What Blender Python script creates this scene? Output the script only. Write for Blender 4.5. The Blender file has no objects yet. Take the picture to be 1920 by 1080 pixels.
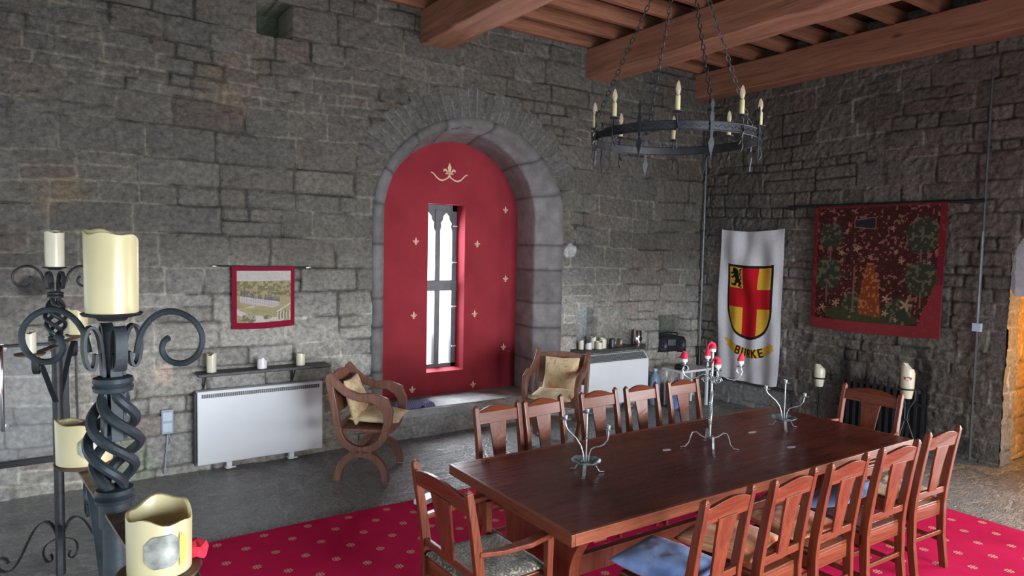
import bpy, bmesh, math, random
import numpy as np
from mathutils import Vector, Matrix
PI = math.pi
random.seed(7)
sc = bpy.context.scene
col = sc.collection

# ------------------------------------------------------------------ camera
def cam_axes(yaw, pitch, roll):
    f = np.array([math.sin(yaw)*math.cos(pitch), math.cos(yaw)*math.cos(pitch), math.sin(pitch)])
    r = np.array([math.cos(yaw), -math.sin(yaw), 0.]); u = np.cross(r, f)
    return (math.cos(roll)*r+math.sin(roll)*u, -math.sin(roll)*r+math.cos(roll)*u, f)
R_, U_, F_ = cam_axes(.5905, -.0598, .0203)
cd = bpy.data.cameras.new('camera'); cam = bpy.data.objects.new('camera', cd); col.objects.link(cam)
M4 = Matrix(((R_[0], U_[0], -F_[0], -7.80), (R_[1], U_[1], -F_[1], -6.658), (R_[2], U_[2], -F_[2], 2.10), (0, 0, 0, 1)))
cam.matrix_world = M4
cd.sensor_width = 36; cd.lens = 1264.2/1920*36; cd.clip_start = .05
sc.camera = cam

# ------------------------------------------------------------------ light and exposure
sc.view_settings.view_transform = 'Standard'; sc.view_settings.look = 'None'
sc.view_settings.exposure = 0.0; sc.view_settings.gamma = 1; sc.view_settings.use_curve_mapping = False
w = bpy.data.worlds.new('world'); sc.world = w; w.use_nodes = True
w.node_tree.nodes['Background'].inputs[0].default_value = (.86, .93, 1.0, 1)
w.node_tree.nodes['Background'].inputs[1].default_value = 2.3
def area(name, loc, target, sx, sy, power, color=(1, 1, 1)):
    l = bpy.data.lights.new(name, 'AREA'); l.shape = 'RECTANGLE'; l.size = sx; l.size_y = sy
    l.energy = power; l.color = color
    o = bpy.data.objects.new(name, l); col.objects.link(o); o.location = loc
    o.rotation_euler = (Vector(target)-Vector(loc)).to_track_quat('-Z', 'Y').to_euler()
    return o
area('daylight_window_niche', (-3.92, 1.25, 1.9), (-4.2, -4, .3), .9, 2.0, 330, (.85, .92, 1))
area('daylight_window_right', (-.10, -6.1, 1.15), (-4, -6.0, 1.1), 1.5, 2.1, 150, (.92, .96, 1))
dl = area('fill_light_rear', (-4.0, -10.4, 1.45), (-5.2, 0, -1.8), 4.6, 2.2, 400, (.88, .94, 1)); dl.data.spread = math.radians(95)  # added fill behind the view, brightens the lower walls

# ------------------------------------------------------------------ mesh helpers
class MB:
    """collects simple shapes into one mesh"""
    def __init__(s): s.v = []; s.f = []
    def add(s, vs, fs):
        b = len(s.v); s.v += [tuple(float(c) for c in v) for v in vs]; s.f += [tuple(b+i for i in f) for f in fs]
        return s
    def box(s, c, d, rot=None):
        hx, hy, hz = d[0]/2, d[1]/2, d[2]/2
        vs = [Vector((x*hx, y*hy, z*hz)) for x in (-1, 1) for y in (-1, 1) for z in (-1, 1)]
        if rot is not None: vs = [rot @ v for v in vs]
        vs = [v+Vector(c) for v in vs]
        return s.add(vs, [(0, 1, 3, 2), (4, 6, 7, 5), (0, 4, 5, 1), (2, 3, 7, 6), (0, 2, 6, 4), (1, 5, 7, 3)])
    def sweep(s, pts, sec, up=None, scale=None, close=False):
        """sec: list of (a,b) offsets in the frame (side, up); up fixed vector or None for parallel transport"""
        P = [Vector(p) for p in pts]; n = len(P); m = len(sec); vs = []; N = None
        for i in range(n):
            if close: T = P[(i+1) % n]-P[i-1]
            else: T = P[min(i+1, n-1)]-P[max(i-1, 0)]
            T.normalize()
            if up is not None:
                S = T.cross(Vector(up))
                if S.length < 1e-4: S = Vector((1, 0, 0))
                S.normalize(); N2 = S.cross(T)
            else:
                if N is None:
                    a = Vector((0, 0, 1)) if abs(T.z) < .9 else Vector((1, 0, 0))
                    N = (a-T*a.dot(T)).normalized()
                else: N = (N-T*N.dot(T)).normalized()
                N2 = N; S = T.cross(N2)
            k = scale[i] if scale else 1
            ka, kb = (k if isinstance(k, tuple) else (k, k))
            vs += [P[i]+S*(a*ka)+N2*(b*kb) for a, b in sec]
        fs = []
        for i in range(n if close else n-1):
            j = (i+1) % n
            for q in range(m): fs.append((i*m+q, i*m+(q+1) % m, j*m+(q+1) % m, j*m+q))
        if not close: fs += [tuple(reversed(range(m))), tuple(range((n-1)*m, n*m))]
        return s.add(vs, fs)
    def tube(s, pts, r, seg=8, close=False):
        rr = r if isinstance(r, (list, tuple)) else None; r0 = 1 if rr else r
        return s.sweep(pts, [(math.cos(2*PI*k/seg)*r0, math.sin(2*PI*k/seg)*r0) for k in range(seg)], None, rr, close)
    def bar(s, pts, w_, h_, up=None, scale=None, close=False):
        return s.sweep(pts, [(-w_/2, -h_/2), (w_/2, -h_/2), (w_/2, h_/2), (-w_/2, h_/2)], up, scale, close)
    def lathe(s, prof, c=(0, 0, 0), seg=24, wob=None):
        vs = []; n = len(prof)
        for k in range(seg):
            a = 2*PI*k/seg
            for i, (r, z) in enumerate(prof):
                dz = wob(a, i) if wob else 0
                vs.append((c[0]+r*math.cos(a), c[1]+r*math.sin(a), c[2]+z+dz))
        fs = [(k*n+i, ((k+1) % seg)*n+i, ((k+1) % seg)*n+i+1, k*n+i+1) for k in range(seg) for i in range(n-1)]
        return s.add(vs, fs)
    def prism(s, poly, fn, t0, t1):
        """poly of (a,b); fn(a,b,t)->xyz"""
        n = len(poly)
        vs = [fn(a, b, t0) for a, b in poly]+[fn(a, b, t1) for a, b in poly]
        return s.add(vs, [tuple(range(n)), tuple(reversed(range(n, 2*n)))]+[(i, i+n, (i+1) % n+n, (i+1) % n) for i in range(n)])
    def build(s, name, m, parent=None, smooth=True, bevel=0, M=None):
        me = bpy.data.meshes.new(name)
        vs = s.v if M is None else [tuple(M @ Vector(v)) for v in s.v]
        me.from_pydata(vs, [], s.f)
        bm = bmesh.new(); bm.from_mesh(me); bmesh.ops.recalc_face_normals(bm, faces=bm.faces); bm.to_mesh(me); bm.free()
        o = bpy.data.objects.new(name, me); col.objects.link(o); me.materials.append(m)
        if parent: o.parent = parent
        if bevel:
            b = o.modifiers.new('bevel', 'BEVEL'); b.width = bevel; b.segments = 2; b.limit_method = 'ANGLE'; b.angle_limit = .6
        if smooth:
            me.shade_smooth()
            try: me.set_sharp_from_angle(angle=.7)
            except Exception: pass
        return o
def tag(o, label=None, cat=None, group=None, kind=None):
    if label: o['label'] = label
    if cat: o['category'] = cat
    if group: o['group'] = group
    if kind: o['kind'] = kind
    return o
def thing(name, label, cat, loc=(0, 0, 0), rz=0, group=None):
    o = bpy.data.objects.new(name, None); col.objects.link(o); o.empty_display_size = .1
    o.location = loc; o.rotation_euler = (0, 0, rz)
    return tag(o, label, cat, group)
def copy_tree(o, parent=None):
    c = o.copy(); col.objects.link(c); c.parent = parent
    for ch in [x for x in bpy.data.objects if x.parent == o]: copy_tree(ch, c)
    return c
def grid_mesh(name, P, mat, colors=None, mask=None, parent=None, smooth=True, flip=False):
    """P (n,m,3) vertex grid, colors (n,m,3), mask (n-1,m-1) faces kept"""
    n, m = P.shape[:2]
    idx = np.arange(n*m).reshape(n, m)
    q = np.stack([idx[:-1, :-1], idx[1:, :-1], idx[1:, 1:], idx[:-1, 1:]], -1)
    if flip: q = q[..., ::-1]
    q = q[mask] if mask is not None else q.reshape(-1, 4)
    q = q.reshape(-1, 4)
    me = bpy.data.meshes.new(name)
    me.vertices.add(n*m); me.vertices.foreach_set('co', P.reshape(-1).astype(np.float32))
    me.loops.add(q.size); me.loops.foreach_set('vertex_index', q.reshape(-1).astype(np.int32))
    me.polygons.add(len(q)); me.polygons.foreach_set('loop_start', (np.arange(len(q))*4).astype(np.int32))
    me.polygons.foreach_set('loop_total', np.full(len(q), 4, np.int32))
    me.update(calc_edges=True)
    if colors is not None:
        a = me.color_attributes.new('Col', 'FLOAT_COLOR', 'POINT')
        c4 = np.ones((n*m, 4), np.float32); c4[:, :3] = colors.reshape(-1, 3); a.data.foreach_set('color', c4.reshape(-1))
    me.materials.append(mat)
    if smooth: me.shade_smooth()
    o = bpy.data.objects.new(name, me); col.objects.link(o)
    if parent: o.parent = parent
    if mask is not None:
        bm = bmesh.new(); bm.from_mesh(me); bmesh.ops.delete(bm, geom=[v for v in bm.verts if not v.link_faces], context='VERTS'); bm.to_mesh(me); bm.free()
    return o

# ------------------------------------------------------------------ numpy noise
def _h(i, j, s):
    n = (i.astype(np.int64)*374761393+j.astype(np.int64)*668265263+s*1442695041) & 0xffffffff
    n = ((n ^ (n >> 13))*1274126177) & 0xffffffff
    return ((n ^ (n >> 16)) & 0xffff)/65535.0
def vn(x, y, s=0):
    i = np.floor(x); j = np.floor(y); fx = x-i; fy = y-j
    fx = fx*fx*(3-2*fx); fy = fy*fy*(3-2*fy)
    a = _h(i, j, s); b = _h(i+1, j, s); c = _h(i, j+1, s); d = _h(i+1, j+1, s)
    return (a*(1-fx)+b*fx)*(1-fy)+(c*(1-fx)+d*fx)*fy
def fbm(x, y, s=0, o=4):
    t = 0; a = .5
    for k in range(o): t = t+a*vn(x*2**k, y*2**k, s+k*17); a *= .5
    return t/(1-.5**o)
def sstep(a, b, x):
    t = np.clip((x-a)/(b-a), 0, 1); return t*t*(3-2*t)

# ------------------------------------------------------------------ materials
MATS = {}
def nodes_of(name):
    m = bpy.data.materials.new(name); m.use_nodes = True; nt = m.node_tree
    return m, nt, nt.nodes['Principled BSDF']
def N(nt, typ, **kw):
    n = nt.nodes.new(typ)
    for k, v in kw.items():
        if k in n.inputs: n.inputs[k].default_value = v
        else: setattr(n, k, v)
    return n
def mix(nt, fac, a, b, typ='MIX'):
    n = nt.nodes.new('ShaderNodeMix'); n.data_type = 'RGBA'; n.blend_type = typ
    for i, x in ((0, fac), (6, a), (7, b)):
        if isinstance(x, bpy.types.NodeSocket): nt.links.new(x, n.inputs[i])
        else: n.inputs[i].default_value = x if i == 0 else (*x, 1) if len(x) == 3 else x
    return n.outputs[2]
def mth(nt, op, a, b=0.0, c=None):
    n = nt.nodes.new('ShaderNodeMath'); n.operation = op
    for i, x in enumerate((a, b) if c is None else (a, b, c)):
        if isinstance(x, bpy.types.NodeSocket): nt.links.new(x, n.inputs[i])
        else: n.inputs[i].default_value = x
    return n.outputs[0]
def coords(nt, sc_=(1, 1, 1), kind='Object'):
    tc = nt.nodes.new('ShaderNodeTexCoord'); mp = nt.nodes.new('ShaderNodeMapping')
    mp.inputs['Scale'].default_value = sc_
    nt.links.new(tc.outputs[kind], mp.inputs[0]); return mp.outputs[0]
def noise(nt, vec, scale, detail=4, rough=.55, dist=0):
    n = N(nt, 'ShaderNodeTexNoise'); n.inputs['Scale'].default_value = scale; n.inputs['Detail'].default_value = detail
    n.inputs['Roughness'].default_value = rough; n.inputs['Distortion'].default_value = dist
    nt.links.new(vec, n.inputs['Vector']); return n.outputs['Fac']
def ramp(nt, fac, stops):
    r = nt.nodes.new('ShaderNodeValToRGB'); nt.links.new(fac, r.inputs[0]); e = r.color_ramp.elements
    while len(e) < len(stops): e.new(.5)
    for k, (p, c) in enumerate(stops): e[k].position = p; e[k].color = (*c, 1) if len(c) == 3 else c
    return r.outputs[0]
def bump(nt, bs, h, strength=.3, dist=.01):
    b = N(nt, 'ShaderNodeBump'); b.inputs['Strength'].default_value = strength; b.inputs['Distance'].default_value = dist
    nt.links.new(h, b.inputs['Height']); nt.links.new(b.outputs[0], bs.inputs['Normal'])
def simple(name, c, rough=.5, metal=0, spec=.5, nscale=0, namt=.15, bs_=0, **kw):
    m, nt, b = nodes_of(name)
    b.inputs['Roughness'].default_value = rough; b.inputs['Metallic'].default_value = metal
    b.inputs['Specular IOR Level'].default_value = spec
    v = coords(nt); f = noise(nt, v, nscale or 12, 3)
    lo = tuple(x*(1-namt) for x in c); hi = tuple(min(1, x*(1+namt)) for x in c)
    nt.links.new(ramp(nt, f, [(.3, lo), (.7, hi)]), b.inputs['Base Color'])
    if bs_: bump(nt, b, noise(nt, v, (nscale or 12)*4, 3), bs_, .004)
    for k, x in kw.items(): b.inputs[k].default_value = x
    return m
def wood(name, dark, mid, light, axis=0, rough=.35, scale=1.0, spec=.5, knots=0, coat=0, kind='Object'):
    m, nt, b = nodes_of(name)
    s = [14*scale]*3; s[axis] = 1.1*scale
    v = coords(nt, tuple(s), kind)
    f = noise(nt, v, 1.6, 6, .62, .6)
    s2 = [60*scale]*3; s2[axis] = 2.5*scale
    g = noise(nt, coords(nt, tuple(s2), kind), 2.0, 3, .6, .2)
    c = ramp(nt, f, [(.28, dark), (.5, mid), (.74, light)])
    c = mix(nt, .35, c, ramp(nt, g, [(.35, tuple(x*.45 for x in mid)), (.6, tuple(min(1, x*1.25) for x in mid))]))
    if knots:
        k = N(nt, 'ShaderNodeTexVoronoi'); k.inputs['Scale'].default_value = 1.0
        sk = [2.6]*3; sk[axis] = 1.1
        nt.links.new(coords(nt, tuple(sk), kind), k.inputs['Vector'])
        c = mix(nt, ramp(nt, k.outputs['Distance'], [(.03, (.75,)*3), (.09, (0, 0, 0))]), c, tuple(x*.45 for x in dark))
    nt.links.new(c, b.inputs['Base Color'])
    nt.links.new(ramp(nt, g, [(.3, (rough*.85,)*3), (.7, (min(1, rough*1.3),)*3)]), b.inputs['Roughness'])
    b.inputs['Specular IOR Level'].default_value = spec
    b.inputs['Coat Weight'].default_value = coat; b.inputs['Coat Roughness'].default_value = .15
    bump(nt, b, g, .12, .003)
    return m
def attr_mat(name, rough=.8, spec=.3, bscale=40, bstr=.5, bdist=.006, cvar=.25, fine=9.0, rvar=0.0):
    m, nt, b = nodes_of(name)
    a = N(nt, 'ShaderNodeAttribute'); a.attribute_name = 'Col'
    v = coords(nt)
    f = noise(nt, v, fine, 5, .65)
    c = mix(nt, 1.0, a.outputs['Color'], ramp(nt, f, [(.3, (1-cvar,)*3), (.7, (1+cvar,)*3)]), 'MULTIPLY')
    nt.links.new(c, b.inputs['Base Color'])
    b.inputs['Roughness'].default_value = rough; b.inputs['Specular IOR Level'].default_value = spec
    if bstr: bump(nt, b, noise(nt, v, bscale, 5, .6, .4), bstr, bdist)
    return m
M_stone = attr_mat('rough_limestone', .66, .42, 38, .9, .014, .45, 24)
M_dressed = attr_mat('dressed_limestone', .8, .3, 30, .45, .008, .25, 7)
M_beam = wood('beam_pine', (.16, .068, .040), (.33, .150, .090), (.48, .26, .165), 1, .55, .55, .35, 1)
M_joist = wood('joist_pine', (.13, .050, .028), (.27, .112, .064), (.38, .17, .10), 0, .6, .6, .3, 1)
M_plank = wood('ceiling_plank', (.035, .018, .012), (.06, .028, .018), (.09, .042, .026), 1, .8, .6, .2)
M_table = wood('mahogany_tabletop', (.045, .009, .008), (.095, .020, .014), (.16, .040, .026), 0, .27, .5, .45, 0, 0)
M_edge = wood('mahogany_edge_lit', (.09, .021, .010), (.17, .046, .019), (.25, .08, .036), 0, .3, .6, .5)  # same wood as the top, lightened to paint side light on the edges
M_edgey_lit = wood('mahogany_end_edge_lit', (.09, .021, .010), (.17, .046, .019), (.25, .08, .036), 1, .3, .6, .5)  # end-edge version, with the side light painted in as well
M_chair = wood('red_mahogany', (.075, .016, .008), (.135, .032, .013), (.23, .064, .026), 2, .3, .9, .5, 0, .1)
M_rail = wood('red_mahogany_rail', (.075, .016, .008), (.135, .032, .013), (.23, .064, .026), 0, .3, .9, .5, 0, .1)
M_trestle = wood('mahogany_trestle', (.07, .016, .009), (.14, .036, .016), (.22, .062, .028), 2, .33, .8, .5)
M_throne = wood('carved_oak', (.10, .042, .028), (.19, .083, .053), (.30, .145, .10), 2, .38, 1.0, .5)
M_iron = simple('black_wrought_iron', (.012, .015, .018), .5, .1, .5, 25, .5, .3)
M_iron2 = simple('blue_grey_iron', (.024, .034, .042), .50, .1, .35, 18, .35, .25)
M_rust = simple('rust_waxed_iron', (.13, .085, .055), .5, .1, .5, 28, .55, .5)
M_pewter = simple('pewter_metal', (.36, .39, .40), .34, .75, .5, 30, .4, .3)
M_dish = simple('painted_blue_metal', (.24, .32, .34), .35, .6, .5, 40, .5, .3)
M_white = simple('white_enamel', (.70, .72, .75), .35, 0, .4, 2, .04)
M_grille = simple('grey_grille', (.30, .30, .30), .5, .2, .4, 60, .2)
M_grilled = simple('dark_slot', (.08, .08, .08), .6, 0, .3, 60, .2)
M_black = simple('black_plastic', (.008, .009, .012), .35, 0, .5, 20, .2)
M_slate = simple('dark_shelf_slate', (.035, .034, .036), .5, 0, .5, 14, .5, .4)
M_chrome = simple('chrome', (.75, .75, .76), .12, 1, .5, 10, .05)
M_steel = simple('galvanised_conduit', (.22, .23, .25), .38, .8, .5, 14, .25)
M_plas = simple('grey_socket_plastic', (.28, .34, .40), .45, 0, .5, 14, .12)
M_plas2 = simple('pale_socket_cover', (.45, .53, .62), .4, 0, .5, 14, .08)
M_blueplas = simple('blue_bucket_plastic', (.16, .24, .36), .4, 0, .5, 14, .12)
M_redfelt = simple('red_felt', (.62, .035, .065), .85, 0, .2, 40, .3)
M_whitefelt = simple('white_felt', (.75, .70, .72), .9, 0, .2, 40, .1)
M_label = simple('silver_foil_label', (.30, .32, .29), .38, .3, .4, 30, .5)
M_yellow = simple('yellow_label_edge', (.75, .80, .12), .5, 0, .5, 22, .1)
M_glaze = simple('red_glazed_ware', (.55, .14, .16), .3)
M_window = simple('window_frame_paint', (.075, .085, .095), .45, 0, .5, 10, .2)
M_hinge = simple('pale_hinge_metal', (.5, .5, .5), .4, .3)
def wax(name, c, emis=0):
    m, nt, b = nodes_of(name)
    f = noise(nt, coords(nt), 9, 3)
    nt.links.new(ramp(nt, f, [(.3, tuple(x*.90 for x in c)), (.7, c)]), b.inputs['Base Color'])
    b.inputs['Roughness'].default_value = .32
    b.inputs['Subsurface Weight'].default_value = .25; b.inputs['Subsurface Radius'].default_value = (.02, .014, .006)
    b.inputs['Subsurface Scale'].default_value = 1.0
    return m
M_wax = wax('yellow_cream_wax', (.60, .54, .31))
M_wax2 = wax('ivory_wax', (.60, .57, .44))
M_wax3 = wax('white_wax', (.72, .68, .70))
M_waxin = wax('pink_inner_wax', (.66, .52, .42))
def glass(name, c=(1, 1, 1), rough=.02, alpha=None):
    m, nt, b = nodes_of(name)
    b.inputs['Base Color'].default_value = (*c, 1); b.inputs['Roughness'].default_value = rough
    if alpha is None: b.inputs['Transmission Weight'].default_value = 1.0; b.inputs['IOR'].default_value = 1.45
    else: b.inputs['Alpha'].default_value = alpha
    return m
M_glass = glass('clear_pane', (1, 1, 1), .05, .10)
M_bulb = glass('bulb_glass', (.75, .62, .45), .04, .38)
M_fil = simple('brass_filament', (.75, .48, .18), .25, .8)
M_perspex = glass('perspex_sheet', (.45, .48, .52), .10, .14)
def red_plaster():
    m, nt, b = nodes_of('red_painted_plaster')
    v = coords(nt)
    c = ramp(nt, noise(nt, v, 2.2, 4), [(.3, (.20, .019, .028)), (.7, (.27, .028, .038))])
    nt.links.new(c, b.inputs['Base Color']); b.inputs['Roughness'].default_value = .85; b.inputs['Specular IOR Level'].default_value = .15
    bump(nt, b, noise(nt, v, 30, 4), .25, .004); return m
M_red = red_plaster()
M_gold = simple('gold_stencil_paint', (.62, .42, .28), .5, 0, .5, 50, .15)
def floor_mat():
    m, nt, b = nodes_of('slate_flagstones')
    v = coords(nt)
    wob = noise(nt, v, 1.2, 3)
    vm = N(nt, 'ShaderNodeVectorMath'); vm.operation = 'ADD'
    nt.links.new(v, vm.inputs[0])
    cmb = N(nt, 'ShaderNodeCombineXYZ'); nt.links.new(wob, cmb.inputs[0]); nt.links.new(noise(nt, v, 2.1, 3), cmb.inputs[1])
    nt.links.new(cmb.outputs[0], vm.inputs[1])
    vo = N(nt, 'ShaderNodeTexVoronoi'); vo.feature = 'DISTANCE_TO_EDGE'; vo.inputs['Scale'].default_value = 1.7
    nt.links.new(vm.outputs[0], vo.inputs['Vector'])
    vc = N(nt, 'ShaderNodeTexVoronoi'); vc.inputs['Scale'].default_value = 1.7
    nt.links.new(vm.outputs[0], vc.inputs['Vector'])
    joint = ramp(nt, vo.outputs['Distance'], [(.0, (1, 1, 1)), (.035, (0, 0, 0))])
    w1 = noise(nt, v, 3.0, 6, .6, 2.6)
    ridg = mth(nt, 'ABSOLUTE', mth(nt, 'SUBTRACT', w1, .5))
    fine = noise(nt, v, 38, 4, .6, .3)
    c = ramp(nt, noise(nt, v, 5, 5, .6, 1.2), [(.3, (.10, .106, .112)), (.55, (.20, .203, .207)), (.75, (.34, .335, .33))])
    sep = N(nt, 'ShaderNodeSeparateColor'); nt.links.new(vc.outputs['Color'], sep.inputs[0])
    c = mix(nt, .5, c, ramp(nt, sep.outputs[0], [(0, (.12, .126, .132)), (1, (.30, .295, .29))]))
    vein = ramp(nt, ridg, [(.0, (1, 1, 1)), (.022, (0, 0, 0))])
    c = mix(nt, mth(nt, 'MULTIPLY', vein, .30), c, (.36, .35, .33))
    c = mix(nt, mth(nt, 'MULTIPLY', joint, .6), c, (.34, .33, .31))
    nt.links.new(c, b.inputs['Base Color'])
    nt.links.new(ramp(nt, fine, [(.3, (.16,)*3), (.7, (.38,)*3)]), b.inputs['Roughness'])
    b.inputs['Specular IOR Level'].default_value = .6
    h = mth(nt, 'ADD', mth(nt, 'MULTIPLY', ridg, 2.2), mth(nt, 'MULTIPLY', fine, .10))
    h = mth(nt, 'SUBTRACT', h, mth(nt, 'MULTIPLY', joint, .5))
    st_ = noise(nt, coords(nt, (2.2, 5, 2)), 2.4, 5, .6, 2.2)
    h = mth(nt, 'ADD', h, mth(nt, 'MULTIPLY', mth(nt, 'ABSOLUTE', mth(nt, 'SUBTRACT', st_, .5)), 2.4))
    bump(nt, b, h, .62, .018)
    return m
M_floor = floor_mat()
def rug_mat():
    m, nt, b = nodes_of('red_carpet_pattern')
    tc = nt.nodes.new('ShaderNodeTexCoord'); s = N(nt, 'ShaderNodeSeparateXYZ'); nt.links.new(tc.outputs['Object'], s.inputs[0])
    def orn(ox, oy):
        u = mth(nt, 'DIVIDE', mth(nt, 'ADD', s.outputs[0], ox+50*.3125), .3125)
        v = mth(nt, 'DIVIDE', mth(nt, 'ADD', s.outputs[1], oy+50*.31), .31)
        p = mth(nt, 'MULTIPLY', mth(nt, 'SUBTRACT', mth(nt, 'FRACT', u), .5), .3125)
        q = mth(nt, 'MULTIPLY', mth(nt, 'SUBTRACT', mth(nt, 'FRACT', v), .5), .31)
        r = mth(nt, 'SQRT', mth(nt, 'ADD', mth(nt, 'MULTIPLY', p, p), mth(nt, 'MULTIPLY', q, q)))
        a = mth(nt, 'ARCTAN2', q, p)
        lob = mth(nt, 'ABSOLUTE', mth(nt, 'COSINE', mth(nt, 'MULTIPLY', a, 4)))
        edge = mth(nt, 'ADD', mth(nt, 'MULTIPLY', lob, .017), .014)
        outer = mth(nt, 'LESS_THAN', r, edge)
        ring = mth(nt, 'MULTIPLY', mth(nt, 'GREATER_THAN', r, .010), mth(nt, 'LESS_THAN', r, .016))
        return mth(nt, 'MULTIPLY', outer, mth(nt, 'SUBTRACT', 1.0, ring))
    k = mth(nt, 'MAXIMUM', orn(0.035, .172), orn(.191, .017))
    v3 = coords(nt)
    base = ramp(nt, noise(nt, v3, 2.0, 3), [(.3, (.46, .008, .060)), (.7, (.60, .014, .085))])
    c = mix(nt, mth(nt, 'MULTIPLY', k, .85), base, (.60, .42, .30))
    nt.links.new(c, b.inputs['Base Color']); b.inputs['Roughness'].default_value = .95
    b.inputs['Specular IOR Level'].default_value = .05
    bump(nt, b, noise(nt, v3, 220, 2), .5, .004)
    return m
M_rug = rug_mat()
M_rugedge = simple('rug_binding', (.20, .10, .09), .9)
M_cloth = attr_mat('woven_cloth', .9, .15, 260, .35, .002, .12, 60)
def fabric(name, stops, scale, kind='NOISE', rough=.9, dist=1.0):
    m, nt, b = nodes_of(name)
    v = coords(nt)
    if kind == 'VOR':
        t = N(nt, 'ShaderNodeTexVoronoi'); t.inputs['Scale'].default_value = scale; nt.links.new(v, t.inputs['Vector']); f = t.outputs['Distance']
    elif kind == 'WAVE':
        t = N(nt, 'ShaderNodeTexWave'); t.inputs['Scale'].default_value = scale; t.inputs['Distortion'].default_value = dist
        nt.links.new(v, t.inputs['Vector']); f = t.outputs['Fac']
    else: f = noise(nt, v, scale, 4, .6, dist)
    nt.links.new(ramp(nt, f, stops), b.inputs['Base Color'])
    b.inputs['Roughness'].default_value = rough; b.inputs['Specular IOR Level'].default_value = .15
    b.inputs['Sheen Weight'].default_value = .2
    bump(nt, b, noise(nt, v, 120, 2), .4, .002)
    return m
M_fpat = fabric('patterned_tapestry_fabric', [(.0, (.40, .30, .17)), (.26, (.26, .20, .12)), (.38, (.035, .040, .055)), (.60, (.11, .10, .08)), (.8, (.28, .23, .16))], 42, 'VOR')
M_fblue = fabric('faded_blue_denim', [(.3, (.08, .14, .32)), (.6, (.15, .23, .44)), (.8, (.26, .33, .50))], 6)
M_forange = fabric('orange_striped_fabric', [(.0, (.50, .15, .055)), (.5, (.58, .19, .08)), (.66, (.56, .38, .20)), (.8, (.36, .14, .06)), (.92, (.58, .28, .14))], 2.6, 'WAVE', .9, 1.0)
M_fcream = fabric('cream_gold_fabric', [(.3, (.45, .31, .14)), (.48, (.66, .52, .30)), (.6, (.72, .58, .36)), (.72, (.42, .34, .20))], 16)
M_fcream2 = fabric('faded_floral_fabric', [(.3, (.30, .30, .16)), (.42, (.62, .47, .26)), (.55, (.66, .52, .32)), (.68, (.62, .28, .14)), (.8, (.55, .45, .28))], 11)
M_fdark = fabric('dark_fabric', [(.3, (.02, .02, .025)), (.7, (.06, .055, .05))], 12)
M_fstripe = fabric('blue_white_striped_cloth', [(.35, (.035, .035, .16)), (.5, (.25, .24, .42)), (.62, (.62, .60, .68)), (.8, (.10, .09, .22))], 14, 'WAVE', .9, 3)

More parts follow.
